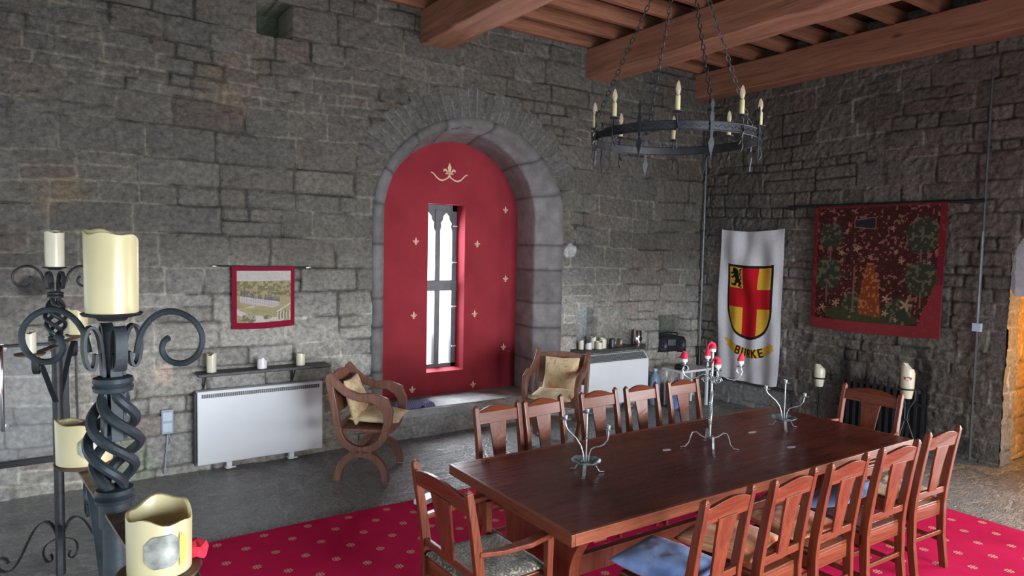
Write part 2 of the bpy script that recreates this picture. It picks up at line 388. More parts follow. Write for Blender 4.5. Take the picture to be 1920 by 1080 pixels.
# ------------------------------------------------------------------ stone walls
def lay_stones(u0, u1, z0, z1, seed, style):
    rnd = random.Random(seed); rects = []; z = z0
    while z < z1:
        h = style(z, rnd)
        u = u0-rnd.random()*.4
        while u < u1:
            wd = min(.72, max(.16, h*rnd.uniform(1.1, 2.9)))
            if h > .19 and rnd.random() < .20:
                k = rnd.uniform(.38, .62)
                rects.append((u, u+wd, z, z+h*k)); 
                if rnd.random() < .5:
                    j = rnd.uniform(.4, .6)*wd
                    rects.append((u, u+j, z+h*k, z+h)); rects.append((u+j, u+wd, z+h*k, z+h))
                else: rects.append((u, u+wd, z+h*k, z+h))
            else: rects.append((u, u+wd, z, z+h))
            u += wd
        z += h
    return rects
def stone_field(U, Z, seed, style, tint):
    """returns height (towards the room) and colour for grids U,Z"""
    Uw = U+.016*(fbm(U*7, Z*7, seed, 3)-.5)+.03*(vn(U*1.3, Z*1.3, seed+3)-.5)
    Zw = Z+.014*(fbm(U*6, Z*6, seed+5, 3)-.5)+.085*(vn(U*.8, Z*.8, seed+7)-.5)
    rects = lay_stones(U.min()-.2, U.max()+.2, Z.min()-.1, Z.max()+.2, seed, style)
    D = np.zeros_like(U); off = np.zeros_like(U); tone = np.ones_like(U); hue = np.zeros_like(U); tx = np.zeros_like(U)
    us = U[:, 0]; zs = Z[0, :]
    rnd = random.Random(seed+99)
    for (a, b, c, d) in rects:
        i0, i1 = np.searchsorted(us, (a-.05, b+.05)); j0, j1 = np.searchsorted(zs, (c-.07, d+.07))
        if i1 <= i0 or j1 <= j0: continue
        uu = Uw[i0:i1, j0:j1]; zz = Zw[i0:i1, j0:j1]
        ins = (uu >= a) & (uu < b) & (zz >= c) & (zz < d)
        dd = np.minimum(np.minimum(uu-a, b-uu), np.minimum(zz-c, d-zz))
        # rounded corners
        cx = np.maximum(.03-(np.minimum(uu-a, b-uu)), 0); cz = np.maximum(.03-np.minimum(zz-c, d-zz), 0)
        dd = np.minimum(dd, .03-np.sqrt(cx*cx+cz*cz))
        o = rnd.uniform(-.010, .012); t = rnd.gauss(1, .085); hh = rnd.random(); sx = rnd.uniform(-.05, .05); sz = rnd.uniform(-.06, .06)
        D[i0:i1, j0:j1][ins] = dd[ins]
        off[i0:i1, j0:j1][ins] = (o+sx*(uu-(a+b)/2)+sz*(zz-(c+d)/2))[ins]
        tone[i0:i1, j0:j1][ins] = max(.6, t); hue[i0:i1, j0:j1][ins] = hh
    D = np.maximum(D, 0)
    gapw = .001+.011*fbm(U*3, Z*3, seed+11, 3)
    j = 1-sstep(gapw*.6, gapw+.012, D)
    rdg = np.abs(fbm(U*9+Z*5, Z*11-U*3, seed+23, 4)-.5)
    H = off+.022*(fbm(U*5, Z*5, seed+21, 4)-.5)+.014*(fbm(U*24, Z*24, seed+31, 3)-.5)-.045*rdg-.022*j
    mort = sstep(.42, .60, fbm(U*2.2, Z*2.2, seed+41, 4))
    H = H+.020*j*mort
    g = tone*(.80+.40*fbm(U*9, Z*9, seed+51, 4))
    warm = hue[..., None]
    C = (np.array([.185, .172, .152])*(1-warm)+np.array([.168, .164, .155])*warm)*g[..., None]
    red = (hue > .90)[..., None]*.45
    C = C*(1-red)+np.array([.19, .135, .115])*g[..., None]*red
    jc = np.array([.045, .042, .038])*(1-mort[..., None])+np.array([.34, .325, .28])*mort[..., None]
    jj = (1-sstep(gapw*.5, gapw+.005, D))[..., None]*.85
    C = C*(1-jj)+jc*jj
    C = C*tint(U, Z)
    return H, C
STEP = .0125
# ---- back wall (y = 0 plane)
def arch_in(x, z, xl, xr, zt, zs):
    cx = (xl+xr)/2; a = (xr-xl)/2
    return ((np.abs(x-cx) < a) & (z <= zs)) | ((((x-cx)/a)**2+((z-zs)/(zt-zs))**2 < 1) & (z > zs))
def style_back(z, r):
    if 3.95 < z < 4.3: return r.uniform(.28, .36)
    if 2.75 < z < 3.15: return r.uniform(.25, .31)
    if 3.2 <= z < 3.8: return r.uniform(.10, .17)
    return r.choice([r.uniform(.12, .17), r.uniform(.17, .25), r.uniform(.22, .29)])
def build_back():
    U, Z = np.meshgrid(np.arange(-10.4, .16, STEP), np.arange(-.02, 4.82, STEP), indexing='ij')
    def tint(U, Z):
        low_light = sstep(2.2, .9, Z+.5*(fbm(U*1.1, Z*1.1, 5, 3)-.5)+.1*(U+5)*0)[..., None]  # light falloff painted into the stone colour: lower wall paler and bluer
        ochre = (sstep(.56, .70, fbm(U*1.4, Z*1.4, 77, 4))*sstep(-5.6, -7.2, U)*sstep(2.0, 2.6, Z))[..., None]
        t = .47*(1+low_light*np.array([2.3, 2.45, 2.65]))*np.array([1.03, .985, .915])
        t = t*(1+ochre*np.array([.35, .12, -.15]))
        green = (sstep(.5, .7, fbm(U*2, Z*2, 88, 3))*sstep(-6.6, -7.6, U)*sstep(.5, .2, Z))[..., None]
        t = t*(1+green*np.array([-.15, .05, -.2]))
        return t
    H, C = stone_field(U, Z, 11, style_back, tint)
    # voussoirs round the arch: rectangular polar blocks
    cx, zc = -3.86, 2.42; dx = U-cx; dz = Z-zc
    R = np.sqrt(dx*dx+dz*dz*1.12); A = np.arctan2(dz, dx)
    ring = (R > 1.1) & (R < 1.50+.12*_h(np.floor(A/PI*38), A*0, 3)) & (dz > .62)
    nseg = 38; a = (A/PI*nseg); fr = a-np.floor(a); dA = np.minimum(fr, 1-fr)*PI/nseg*R
    dR = np.minimum(np.abs(R-1.1), np.abs(1.62-R)); dd = np.minimum(dA+.006*(fbm(U*12, Z*12, 9, 2)-.5), dR)
    tn = .92+.2*_h(np.floor(a), np.floor(a)*0, 5)
    j = 1-sstep(.004, .016, dd)
    mm = sstep(.25, .45, fbm(U*4, Z*4, 61, 3))
    Hr = .006-.02*j*(1-.6*mm)+.014*(fbm(U*7, Z*7, 71, 4)-.5)
    Cr = np.array([.088, .084, .077])*(tn*(.8+.4*fbm(U*9, Z*9, 81, 4)))[..., None]
    jj = (1-sstep(.004, .009, dd))[..., None]
    Cr = Cr*(1-jj*.8)+.8*jj*(np.array([.03, .03, .03])*(1-mm[..., None])+np.array([.17, .165, .15])*mm[..., None])
    H = np.where(ring, Hr, H); C = np.where(ring[..., None], Cr, C)
    # pale plaster spot and pinkish patch
    sp = sstep(.10, .06, np.sqrt((U+2.46)**2+(Z-2.07)**2)+.05*(fbm(U*9, Z*9, 4, 2)-.5))[..., None]
    C = C*(1-sp*.7)+np.array([.40, .40, .40])*sp*.7
    pt = sstep(.12, .08, np.maximum(np.abs(U+7.06)*1.3, np.abs(Z-.9))+.05*(fbm(U*8, Z*8, 6, 2)-.5))[..., None]
    C = C*(1-pt*.7)+np.array([.50, .38, .31])*pt*.7
    # blackened stone near the left end
    bk = sstep(.14, .08, np.sqrt(((U+7.99)*.9)**2+((Z-1.70)*1.3)**2)+.05*(fbm(U*9, Z*9, 16, 2)-.5))[..., None]
    C = C*(1-bk*.75)
    # openings cut back into the wall
    def hole(x0, x1, z0, z1, dep, shade=None):
        nonlocal H, C
        wv = .012*(fbm(U*14, Z*14, 33, 2)-.5)
        m = (U+wv > x0) & (U+wv < x1) & (Z+wv > z0) & (Z+wv < z1)
        H = np.where(m, -dep+.03*(fbm(U*9, Z*9, 44, 3)-.5), H)
        if shade is not None: C = np.where(m[..., None], np.array(shade)*(.6+.8*fbm(U*10, Z*10, 45, 3))[..., None], C)
    hole(-6.24, -5.93, 4.05, 4.36, .45, (.035, .045, .028))
    hole(-2.30, -2.05, .80, 1.34, .12, (.22, .23, .24)); hole(-2.05, -1.80, .80, 1.345, .32, (.13, .13, .12)); hole(-1.80, -1.38, .80, 1.335, .22, (.22, .21, .18))
    hole(-.84, -.26, .67, 1.19, .30, (.10, .11, .09))
    hole(-9.6, -7.86, .32, 1.22, .05)
    # calmer surface under the dressed arch band
    band = arch_in(U, Z, -5.2, -2.5, 3.62, 2.42) & ~arch_in(U, Z, -5.04, -2.64, 3.48, 2.42)
    nz = arch_in(U, Z, -5.06, -2.62, 3.50, 2.42) & (Z > .30)
    H = np.where(nz, np.minimum(H, -.004), H)
    H = np.where((Z < .32) & (np.abs(U+3.86) < 1.35), np.clip(H, -.012, .012), H)
    lf = ((Z < .30) & (np.abs(U+3.86) < 1.22))[..., None]*.9
    C = C*(1-lf)+lf*np.array([.27, .27, .265])*(.62+.75*fbm(U*4, Z*4, 202, 4))[..., None]
    P = np.stack([U, -H, Z], -1)
    cut = arch_in(U, Z, -5.00, -2.68, 3.445, 2.42) & (Z > .295)
    mask = ~(cut[:-1, :-1] & cut[1:, :-1] & cut[1:, 1:] & cut[:-1, 1:])
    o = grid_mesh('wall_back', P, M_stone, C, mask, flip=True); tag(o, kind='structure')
build_back()
# ---- right wall (x = 0 plane) up to the doorway
def build_right():
    V, Z = np.meshgrid(np.arange(-5.3, .16, STEP), np.arange(-.02, 4.82, STEP), indexing='ij')
    def style(z, r): return r.choice([r.uniform(.10, .16), r.uniform(.14, .22), r.uniform(.20, .30)])
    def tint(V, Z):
        low_light = (sstep(2.5, 1.6, Z+.5*(fbm(V*1.1, Z*1.1, 55, 3)-.5))*sstep(-1.9, -1.2, V+.4*(fbm(V*2, Z*2, 15, 2)-.5)))[..., None]  # painted light: stone paler and bluer low down by the corner
        t = .56*(1+low_light*np.array([1.0, 1.08, 1.22]))*np.array([1.02, .98, .92])*np.ones_like(V)[..., None]
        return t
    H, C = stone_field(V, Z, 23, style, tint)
    for (y, z, wy, wz) in ((-2.23, .80, .07, .28), (-3.10, .72, .10, .40)):  # shadows behind the torch stands, painted dark into the wall colour
        s = np.sqrt(((V-y)/wy)**2+((Z-z)/wz)**2)+.5*(fbm(V*8, Z*8, 66, 3)-.5)
        k = sstep(1.15, .7, s)[..., None]; C = C*(1-.75*k)
    dcut = (V < -3.86) & (Z < 2.0+.62*np.sqrt(np.clip(1-((V+4.48)/.62)**2, 0, 1))) & (V > -5.1)
    P = np.stack([-H, V, Z], -1)
    P[(V < -3.70) & (Z < 2.2), 0] *= .6
    mask = ~(dcut[:-1, :-1] & dcut[1:, :-1] & dcut[1:, 1:] & dcut[:-1, 1:])
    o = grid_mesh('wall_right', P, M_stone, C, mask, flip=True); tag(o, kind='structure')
build_right()
def plain_stone(name, origin, eu, ez, nu, nz, seed, depthdir, step=.02, dark=1.0, flip=False, mat=None):
    """stone-faced slab: origin + u*eu + v*ez, relief along depthdir"""
    U, Z = np.meshgrid(np.arange(0, nu+step/2, step), np.arange(0, nz+step/2, step), indexing='ij')
    H, C = stone_field(U, Z, seed, lambda z, r: r.uniform(.16, .34), lambda a, b: np.ones(a.shape+(1,))*np.array(dark))
    P = np.array(origin)+U[..., None]*np.array(eu)+Z[..., None]*np.array(ez)+H[..., None]*np.array(depthdir)*.6
    return tag(grid_mesh(name, P, mat or M_stone, C, None, flip=flip), kind='structure')
M_lamplit = attr_mat('lamplit_stone', .8, .2, 34, .75, .012, .3, 16)
# doorway: jamb return, pale arched recess above, passage beyond
plain_stone('wall_door_jamb', (0, -3.875, 0), (1, 0, 0), (0, 0, 1), .26, 2.35, 30, (0, -1, 0), .02, .9, True)
plain_stone('wall_door_reveal', (.26, -3.84, 0), (1, 0, 0), (0, 0, 1), .64, 2.35, 31, (0, -1, 0), .02, (1.5, 1.0, .45), True)  # orange of the passage lamp painted into the stone tint
plain_stone('wall_passage', (.9, -6.6, -.02), (0, 1, 0), (0, 0, 1), 3.4, 2.9, 35, (-1, 0, 0), .02, (1.5, 1.0, .45))  # lamp orange painted into this stone too
mb = MB()   # pale plaster tympanum with an arched head
arc = [(-3.80, 1.72), (-5.15, 1.72)]+[(-4.48+.67*math.cos(a), 2.0+.68*math.sin(a)) for a in np.linspace(PI, 0, 24)]
mb.prism([(a, b) for a, b in arc], lambda a, b, t: (t, a, b), .10, .32)
M_plaster = simple('pale_door_plaster', (.42, .43, .45), .8, 0, .3, 8, .2, .3)
tag(mb.build('wall_door_tympanum', M_plaster, smooth=False), kind='structure')
mb = MB(); mb.box((.16, -7.9, 3.55), (.3, 5.3, 2.6)); mb.box((.16, -8.8, 1.1), (.3, 3.4, 2.3)); mb.box((.16, -5.2, 1.1), (.3, .2, 2.3))
o = mb.build('wall_right_far', simple('plain_grey_stone', (.14, .135, .13), .8, 0, .3, 6, .3, .5), smooth=False); tag(o, kind='structure')
mb = MB(); mb.box((-5, -10.7, 3.5), (12, .3, 2.6)); tag(mb.build('wall_front_unseen', bpy.data.materials['plain_grey_stone'], None, False), kind='structure')  # unseen upper band, shaped to keep daylight off the upper room
mb = MB(); mb.box((-10.6, -5, 3.5), (.3, 11, 2.6)); tag(mb.build('wall_left_unseen', bpy.data.materials['plain_grey_stone'], None, False), kind='structure')  # unseen upper band on the left, blocks daylight from high up
pl = bpy.data.lights.new('passage_lamp', 'POINT'); pl.energy = 75; pl.color = (1.0, .42, .02); pl.shadow_soft_size = .08
po = bpy.data.objects.new('passage_lamp', pl); col.objects.link(po); po.location = (.60, -4.75, 1.25)

mb = MB(); mb.box((.62, -5.32, 1.4), (.95, .08, 3.0)); mb.box((.62, -4.3, 2.9), (.95, 2.2, .08)); mb.box((.62, -3.2, 1.4), (.95, .08, 3.0))
tag(mb.build('wall_passage_end', bpy.data.materials['plain_grey_stone'], None, False), kind='structure')
# ---- floor
U, V = np.meshgrid(np.arange(-11.5, 1.6, .04), np.arange(-10.5, .9, .04), indexing='ij')
Zf = -.012+.016*(fbm(U*1.6, V*1.6, 3, 4)-.5)
tag(grid_mesh('floor', np.stack([U, V, np.minimum(Zf, -.001)], -1), M_floor), kind='structure')

# ------------------------------------------------------------------ niche
def arch_pts(xl, xr, zt, zs, zb, n=40, nj=12):
    cx = (xl+xr)/2; a = (xr-xl)/2; out = []
    for k in range(nj): out.append((xl, zb+(zs-zb)*k/nj))
    for k in range(n+1):
        t = PI-PI*k/n; out.append((cx+a*math.cos(t), zs+(zt-zs)*math.sin(t)))
    for k in range(nj): out.append((xr, zs-(zs-zb)*(k+1)/nj))
    return out
secs = [(.02, -5.10, -2.58, 3.56), (-.022, -5.09, -2.60, 3.545), (-.026, -5.02, -2.70, 3.47), (.02, -4.965, -2.80, 3.43), (.10, -4.93, -2.93, 3.40),
        (.14, -4.92, -2.935, 3.395), (.22, -4.89, -2.93, 3.388), (.34, -4.85, -2.915, 3.376), (.46, -4.80, -2.90, 3.364), (.60, -4.75, -2.88, 3.352)]
P = []; CC = []
for (y, xl, xr, zt) in secs:
    p = arch_pts(xl, xr, zt, 2.42, .28, 120, 90); P.append([(x, y, z) for x, z in p])
P = np.array(P); L = np.arange(P.shape[1])
rnd = random.Random(5); cuts = [0]
while cuts[-1] < len(L): cuts.append(cuts[-1]+rnd.choice([13, 17, 20, 24]))
blk = np.searchsorted(cuts, L, 'right'); tone = np.array([rnd.uniform(.85, 1.12) for _ in range(len(cuts)+2)])[blk]
dj = np.min(np.abs(L[:, None]-np.array(cuts)[None, :]), 1)
jt = np.clip(1-dj/1.2, 0, 1)
base = np.array([.215, .205, .205])
Cn = np.zeros(P.shape)
for i in range(len(secs)):
    nn = .8+.4*fbm(P[i, :, 0]*8+i*2.2, P[i, :, 2]*8, 13, 4)
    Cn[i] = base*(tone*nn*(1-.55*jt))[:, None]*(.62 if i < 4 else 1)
    P[i, :, 1] += .004*jt
nrm = .010*(fbm(P[..., 0]*6+P[..., 1]*9, P[..., 2]*6, 19, 3)-.5)
P[3:-1, :, 0] += nrm[3:-1]
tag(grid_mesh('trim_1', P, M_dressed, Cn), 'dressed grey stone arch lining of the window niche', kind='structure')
# red wall with window opening
WX0, WX1, WZ0, WZ1 = -4.165, -3.66, .575, 2.605
outer = arch_pts(-4.80, -2.83, 3.39, 2.42, .25, 40, 12)
me = bpy.data.meshes.new('wall_niche'); bm = bmesh.new()
y0 = .58
ov = [bm.verts.new((x, y0, z)) for x, z in outer]; iv = [bm.verts.new((x, y0, z)) for x, z in ((WX0, WZ0), (WX0, WZ1), (WX1, WZ1), (WX1, WZ0))]
eds = [bm.edges.new((ov[i], ov[(i+1) % len(ov)])) for i in range(len(ov))]+[bm.edges.new((iv[i], iv[(i+1) % 4])) for i in range(4)]
bmesh.ops.triangle_fill(bm, use_beauty=True, use_dissolve=False, edges=eds)
dv = [bm.verts.new((x, .90, z)) for x, z in ((WX0-.03, WZ0+.03), (WX0-.03, WZ1), (WX1-.02, WZ1), (WX1-.02, WZ0+.03))]
for i in range(4): bm.faces.new((iv[i], iv[(i+1) % 4], dv[(i+1) % 4], dv[i]))
bmesh.ops.recalc_face_normals(bm, faces=bm.faces); bm.to_mesh(me); bm.free(); me.materials.append(M_red)
o = bpy.data.objects.new('wall_niche', me); col.objects.link(o); tag(o, kind='structure')
# sill ledge
U, V = np.meshgrid(np.linspace(-5.02, -2.62, 120), np.linspace(-.035, .62, 34), indexing='ij')
zz = .298+.010*(fbm(U*3, V*3, 8, 3)-.5); zz = np.where(V < -.01, zz-.012, zz); zz[:, 0] -= .06
yy = V.copy(); yy[:, 0] = -.030
cl = np.array([.30, .30, .30])*(.75+.5*fbm(U*5, V*5, 12, 4))[..., None]
tag(grid_mesh('trim_2', np.stack([U, yy, zz], -1), M_dressed, cl), 'grey stone ledge at the foot of the niche', kind='structure')
# window: frame, mullion, transom, cusped heads, panes
wf = MB(); Y = .80
def wb(x0, x1, z0, z1, d=.06, y=Y): wf.box(((x0+x1)/2, y, (z0+z1)/2), (x1-x0, d, z1-z0))
wb(-4.24, -4.16, .57, 2.62); wb(-3.735, -3.64, .57, 2.62); wb(-4.24, -3.64, .57, .64); wb(-4.24, -3.64, 2.53, 2.62)
wb(-3.975, -3.905, .62, 2.55, .08); wb(-4.24, -3.64, 1.55, 1.68, .09)
for xa, xb in ((-4.16, -3.975), (-3.905, -3.735)):     # trefoil head
    c = (xa+xb)/2; hw = (xb-xa)/2
    for sgn in (-1, 1):
        poly = [(c+sgn*hw, 2.54), (c+sgn*hw, 2.28), (c+sgn*hw*.80, 2.34), (c+sgn*hw*.86, 2.39), (c+sgn*hw*.55, 2.42), (c+sgn*hw*.45, 2.47), (c, 2.51), (c, 2.54)]
        wf.prism(poly, lambda a, b, t: (a, t, b), Y-.03, Y+.03)
win = tag(wf.build('window_1', M_window, None, False, .004), 'tall narrow two-light window with trefoil heads', kind='structure')
for xa, xb in ((-4.16, -3.975), (-3.905, -3.735)):
    for za, zb in ((.64, 1.55), (1.68, 2.53)):
        g = MB(); g.box(((xa+xb)/2, Y+.012, (za+zb)/2), (xb-xa, .006, zb-za)); g.build('pane', M_glass, win, False)
for z in (.85, 1.35, 1.9, 2.35):
    g = MB(); g.box((-3.70, Y-.04, z), (.06, .012, .016)); g.build('hinge', M_hinge, win, False)
# stencilled fleurs on the red plaster
def fleur_mb(s, swag=False):
    m = MB(); fn = lambda a, b, t: (a*s, t, b*s)
    e = lambda cx, cz, rx, rz, n=12: [(cx+rx*math.cos(2*PI*k/n), cz+rz*math.sin(2*PI*k/n)) for k in range(n)]
    m.prism([(0, .62), (.13, .30), (.07, .02), (-.07, .02), (-.13, .30)], fn, 0, .002)
    for q in (-1, 1):
        m.prism([(q*.08, .0), (q*.22, .22), (q*.40, .20), (q*.42, .02), (q*.32, .10), (q*.20, .06), (q*.10, -.10)], fn, 0, .002)
        m.prism([(0, -.08), (q*.14, -.28), (q*.06, -.34), (0, -.25)], fn, 0, .002)
    m.prism([(-.26, -.10), (.26, -.10), (.26, -.02), (-.26, -.02)], fn, 0, .002)
    if swag:
        for q in (-1, 1):
            pts = [(q*(.1+1.15*t), -.30-.28*math.sin(PI*min(1, t*1.15))+.25*t) for t in np.linspace(0, 1, 12)]
            m.bar([(a*s, .001, b*s) for a, b in pts], .09*s, .002, (0, 1, 0), [(1-.6*abs(t-.4), 1) for t in np.linspace(0, 1, 12)])
    return m
spots = [(780, 454), (776, 593), (773, 732), (895, 459), (890, 590), (887, 722), (948, 395), (948, 524), (944, 652)]
def ray_y(px, y):
    d = (px[0]-960)/1264.2*R_-(px[1]-540)/1264.2*U_+F_; c = np.array([-7.8, -6.658, 2.1]); return c+d*(y-c[1])/d[1]
def ray_x(px, x):
    d = (px[0]-960)/1264.2*R_-(px[1]-540)/1264.2*U_+F_; c = np.array([-7.8, -6.658, 2.1]); return c+d*(x-c[0])/d[0]
def ray_z(px, z):
    d = (px[0]-960)/1264.2*R_-(px[1]-540)/1264.2*U_+F_; c = np.array([-7.8, -6.658, 2.1]); return c+d*(z-c[2])/d[2]
rown = ['topmost', 'middle', 'lowest']; coln = ['left of the window', 'just right of the window', 'by the right edge of the red wall']
f0 = None
for i, s in enumerate(spots):
    p = ray_y(s, .576)
    o = fleur_mb(.095).build('fleur_stencil', M_gold, None, False) if f0 is None else f0.copy()
    if f0 is None: f0 = o
    else: col.objects.link(o)
    o.location = (p[0], .576, p[2])
    tag(o, '%s small gold fleur painted %s' % (rown[i % 3], coln[i//3]), 'wall stencil', 'small gold fleurs on the red niche wall')
p = ray_y((843, 324), .576)
o = fleur_mb(.20, True).build('fleur_stencil', M_gold, None, False); o.location = (p[0], .576, p[2])
tag(o, 'large gold fleur with a swag painted above the window', 'wall stencil')

# ------------------------------------------------------------------ ceiling
BZ = 4.25
def beam(n, x0, x1, label):
    mb = MB(); ys = np.linspace(.02, -10, 40); r = random.Random(n)
    vs = []
    for y in ys:
        dx = r.uniform(-.006, .006); dz = r.uniform(-.008, .008)
        vs += [(x0+dx, y, BZ+dz), (x1+dx, y, BZ+dz), (x1+dx, y, 4.62), (x0+dx, y, 4.60)]
    fs = [(i*4+k, i*4+(k+1) % 4, (i+1)*4+(k+1) % 4, (i+1)*4+k) for i in range(39) for k in range(4)]+[(0, 1, 2, 3), (156, 157, 158, 159)]
    mb.add(vs, fs)
    tag(mb.build('trim_%d' % n, M_beam, None, True, .012), label, kind='structure')
beam(3, -4.57, -4.20, 'heavy timber ceiling beam ending above the left of the arch')
beam(4, -2.28, -1.87, 'heavy timber ceiling beam in the middle')
beam(5, -.27, -.005, 'heavy timber ceiling beam along the right wall')
k = 7
for i in range(23):
    y = -.035-.445*i
    mb = MB(); mb.box((-5.2, y, 4.69), (10.4, .062, .17))
    tag(mb.build('trim_%d' % k, M_joist, None, False, .004), kind='structure'); k += 1
mb = MB()
for i in range(60): mb.box((-10.4+.175*i, -5, 4.785), (.172, 10.2, .02))
tag(mb.build('ceiling', M_plank, None, False), kind='structure')

# ------------------------------------------------------------------ rug
rg = thing('rug', 'large crimson rug with small cream flower motifs under the table', 'rug', (-4.40, -4.4, 0))
U, V = np.meshgrid(np.linspace(-2.70, 2.70, 110), np.linspace(-2.75, 2.70, 110), indexing='ij')
zz = .010+.006*(fbm(U*2, V*2, 41, 3)-.5)
grid_mesh('pile', np.stack([U, V, zz], -1), M_rug, parent=rg)
mb = MB(); mb.bar([(-2.7, -2.75, .004), (-2.7, 2.7, .004), (2.7, 2.7, .004), (2.7, -2.75, .004)], .016, .012, (0, 0, 1), None, True)
mb.build('binding', M_rugedge, rg, False)

# ------------------------------------------------------------------ table
T = thing('dining_table', 'long dark mahogany refectory table on trestle legs', 'table', (-4.232, -3.667, .0))
LX, LY = 3.20, 1.20
top = MB()
top.box((0, 0, .73), (LX-.05, LY-.05, .058))
top.build('tabletop', M_table, T, False, .001)
for sx in (-1, 1):
    eb = MB(); eb.box((sx*(LX/2-.0125), 0, .73), (.025, LY, .0602)); eb.build('edge_band', M_edgey_lit, T, False, .003)
    eb = MB(); eb.box((0, sx*(LY/2-.0125), .73), (LX-.051, .025, .0602)); eb.build('edge_band', M_edge, T, False, .003)
for sx in (-1, 1):
    lg = MB(); X = sx*(LX/2-.27)
    prof = []
    for t in np.linspace(0, 1, 14):
        z = .08+.56*t; hw = .30+.14*(2*t-1)**2*(1 if t > .5 else .8); prof.append((hw, z))
    poly = [(h_, z) for h_, z in prof]+[(-h_, z) for h_, z in reversed(prof)]
    lg.prism(poly, lambda a, b, t: (X+t, a, b), -.035, .035)
    lg.build('trestle_leg', M_trestle, T, False, .006)
    ft = MB(); ft.box((X, 0, .045), (.10, .86, .07)); ft.build('foot', M_trestle, T, False, .01)
    br = MB(); br.box((X, 0, .665), (.09, 1.0, .07)); br.build('bearer', M_trestle, T, False, .006)
st = MB(); st.box((0, 0, .24), (LX-.54, .05, .12)); st.build('stretcher', M_trestle, T, False, .006)
for sy in (-1, 1):
    ap = MB(); ap.box((0, sy*.47, .665), (LX-.75, .03, .07)); ap.build('apron', M_trestle, T, False, .004)

# ------------------------------------------------------------------ chairs
def post_pts(w2, h):   # rear post side profile (y,z) in local coords; +y faces the table
    return [(-.235, 0), (-.205, .22), (-.195, .44), (-.205, .55), (-.235, .75), (-.275, h)]
def make_chair(label, arm=False, group=None, w=.40, h=.965):
    c = thing('armchair' if arm else 'dining_chair', label, 'chair', (0, 0, 0), 0, group)
    hw = w/2-.02
    for s in (-1, 1):
        m = MB(); pts = post_pts(w, h)
        m.bar([(s*hw, y, z) for y, z in pts], .034, .044, (0, 1, 0), [(1, 1), (1, 1.05), (1, 1.25), (1, 1.15), (1, 1), (1, .8)])
        y, z = pts[-1]; m.bar([(s*hw, y, z), (s*hw, y-.003, z+.016)], .030, .032, (0, 1, 0), [(1, 1), (.4, .4)])
        m.build('rear_post', M_chair, c, False, .004)
        m = MB(); m.bar([(s*(hw+.012), .20, 0), (s*(hw+.012), .20, .66 if arm else .44)], .034, .036, (0, 1, 0), [(.75, .75), (1.1, 1.1)])
        m.build('leg', M_chair, c, False, .004)
        m = MB(); m.box((s*(hw+.006), .0, .405), (.022, .38, .065)); m.build('side_rail', M_chair, c, False, .003)
        m = MB(); m.box((s*(hw+.004), -.005, .18), (.018, .40, .028)); m.build('stretcher', M_chair, c, False, .003)
        if arm:
            m = MB()
            ap = [(s*(hw+.005), -.215, .665), (s*(hw+.03), -.10, .66), (s*(hw+.045), .05, .668), (s*(hw+.03), .20, .682), (s*(hw+.02), .27, .682)]
            m.bar(ap, .052, .026, (0, 0, 1), [(.7, 1), (.9, 1), (1.2, 1), (1.15, 1), (.8, .8)])
            m.build('arm', M_rail, c, True, .005)
    m = MB()      # crest rail arched on top
    n = 14; zt = lambda t: h-.035+.038*math.sin(PI*t)
    poly = [(-hw+.012+(2*hw-.024)*t/n, zt(t/n)) for t in range(n+1)]+[(hw-.012, h-.115), (-hw+.012, h-.115)]
    yb = lambda z: np.interp(z, [.55, .75, h], [-.205, -.235, -.275])
    m.prism(poly, lambda a, b, t: (a, yb(b)+t-.02*(1-(a/hw)**2), b), -.011, .011); m.build('crest_rail', M_rail, c, False, .003)
    m = MB(); m.box((0, -.207, .535), (2*hw-.02, .022, .042)); m.build('lower_back_rail', M_rail, c, False, .003)
    m = MB()      # tapered splat
    zz = np.linspace(.55, h-.10, 9); ww = [.060*(.78+.44*((z-.55)/(h-.65))**1.4) for z in zz]
    if arm: ww = [x*1.25 for x in ww]
    poly = [(a, z) for a, z in zip(ww, zz)]+[(-a, z) for a, z in reversed(list(zip(ww, zz)))]
    m.prism(poly, lambda a, b, t: (a, yb(b)+t-.014, b), -.007, .007); m.build('splat', M_chair, c, False, .002)
    m = MB(); m.box((0, -.185, .395), (2*hw-.02, .024, .085)); m.build('back_apron', M_rail, c, False, .003)
    m = MB(); m.box((0, .20, .405), (2*hw, .022, .065)); m.build('front_rail', M_rail, c, False, .003)
    m = MB(); m.box((0, .015, .445), (w-.02, .42, .018)); m.box((0, .015, .457), (w-.10, .33, .010)); m.build('seat', M_rail, c, False, .006)
    m = MB(); m.box((0, .0, .185), (2*hw, .02, .028)); m.box((0, -.205, .24), (2*hw-.02, .018, .028)); m.build('cross_stretcher', M_rail, c, False, .003)
    return c
proto = make_chair('x')
ordi = ['nearest the camera', 'second along', 'in the middle', 'fourth along', 'farthest along']
fx = [-5.215, -4.79, -4.26, -3.79, -3.30]
ordf = ['leftmost', 'second from left', 'middle', 'second from right', 'rightmost']
for i, x in enumerate(fx):
    c = proto if i == 0 else copy_tree(proto)
    c.location = (x, -2.655-.27, .009); c.rotation_euler = (0, 0, PI+[.02, .10, .03, .05, .02][i])
    tag(c, 'mahogany dining chair, %s of the five on the wall side of the table' % ordf[i], 'chair', 'dining chairs on the far side of the table')
nx = [(-5.25, .06), (-4.735, .05), (-4.23, .02), (-3.67, -.02), (-3.05, -.05)]
for i, (x, r) in enumerate(nx):
    c = copy_tree(proto); c.location = (x, -4.68+.275+.03*(i == 4), .009); c.rotation_euler = (0, 0, r)
    if i == 3: c.scale = (1.08, 1, 1)
    tag(c, 'mahogany dining chair, %s of the five on the camera side of the table' % ordf[i], 'chair', 'dining chairs on the near side of the table')
A1 = make_chair('mahogany armchair at the near end of the table, patterned pad on its seat', True, None, .56)
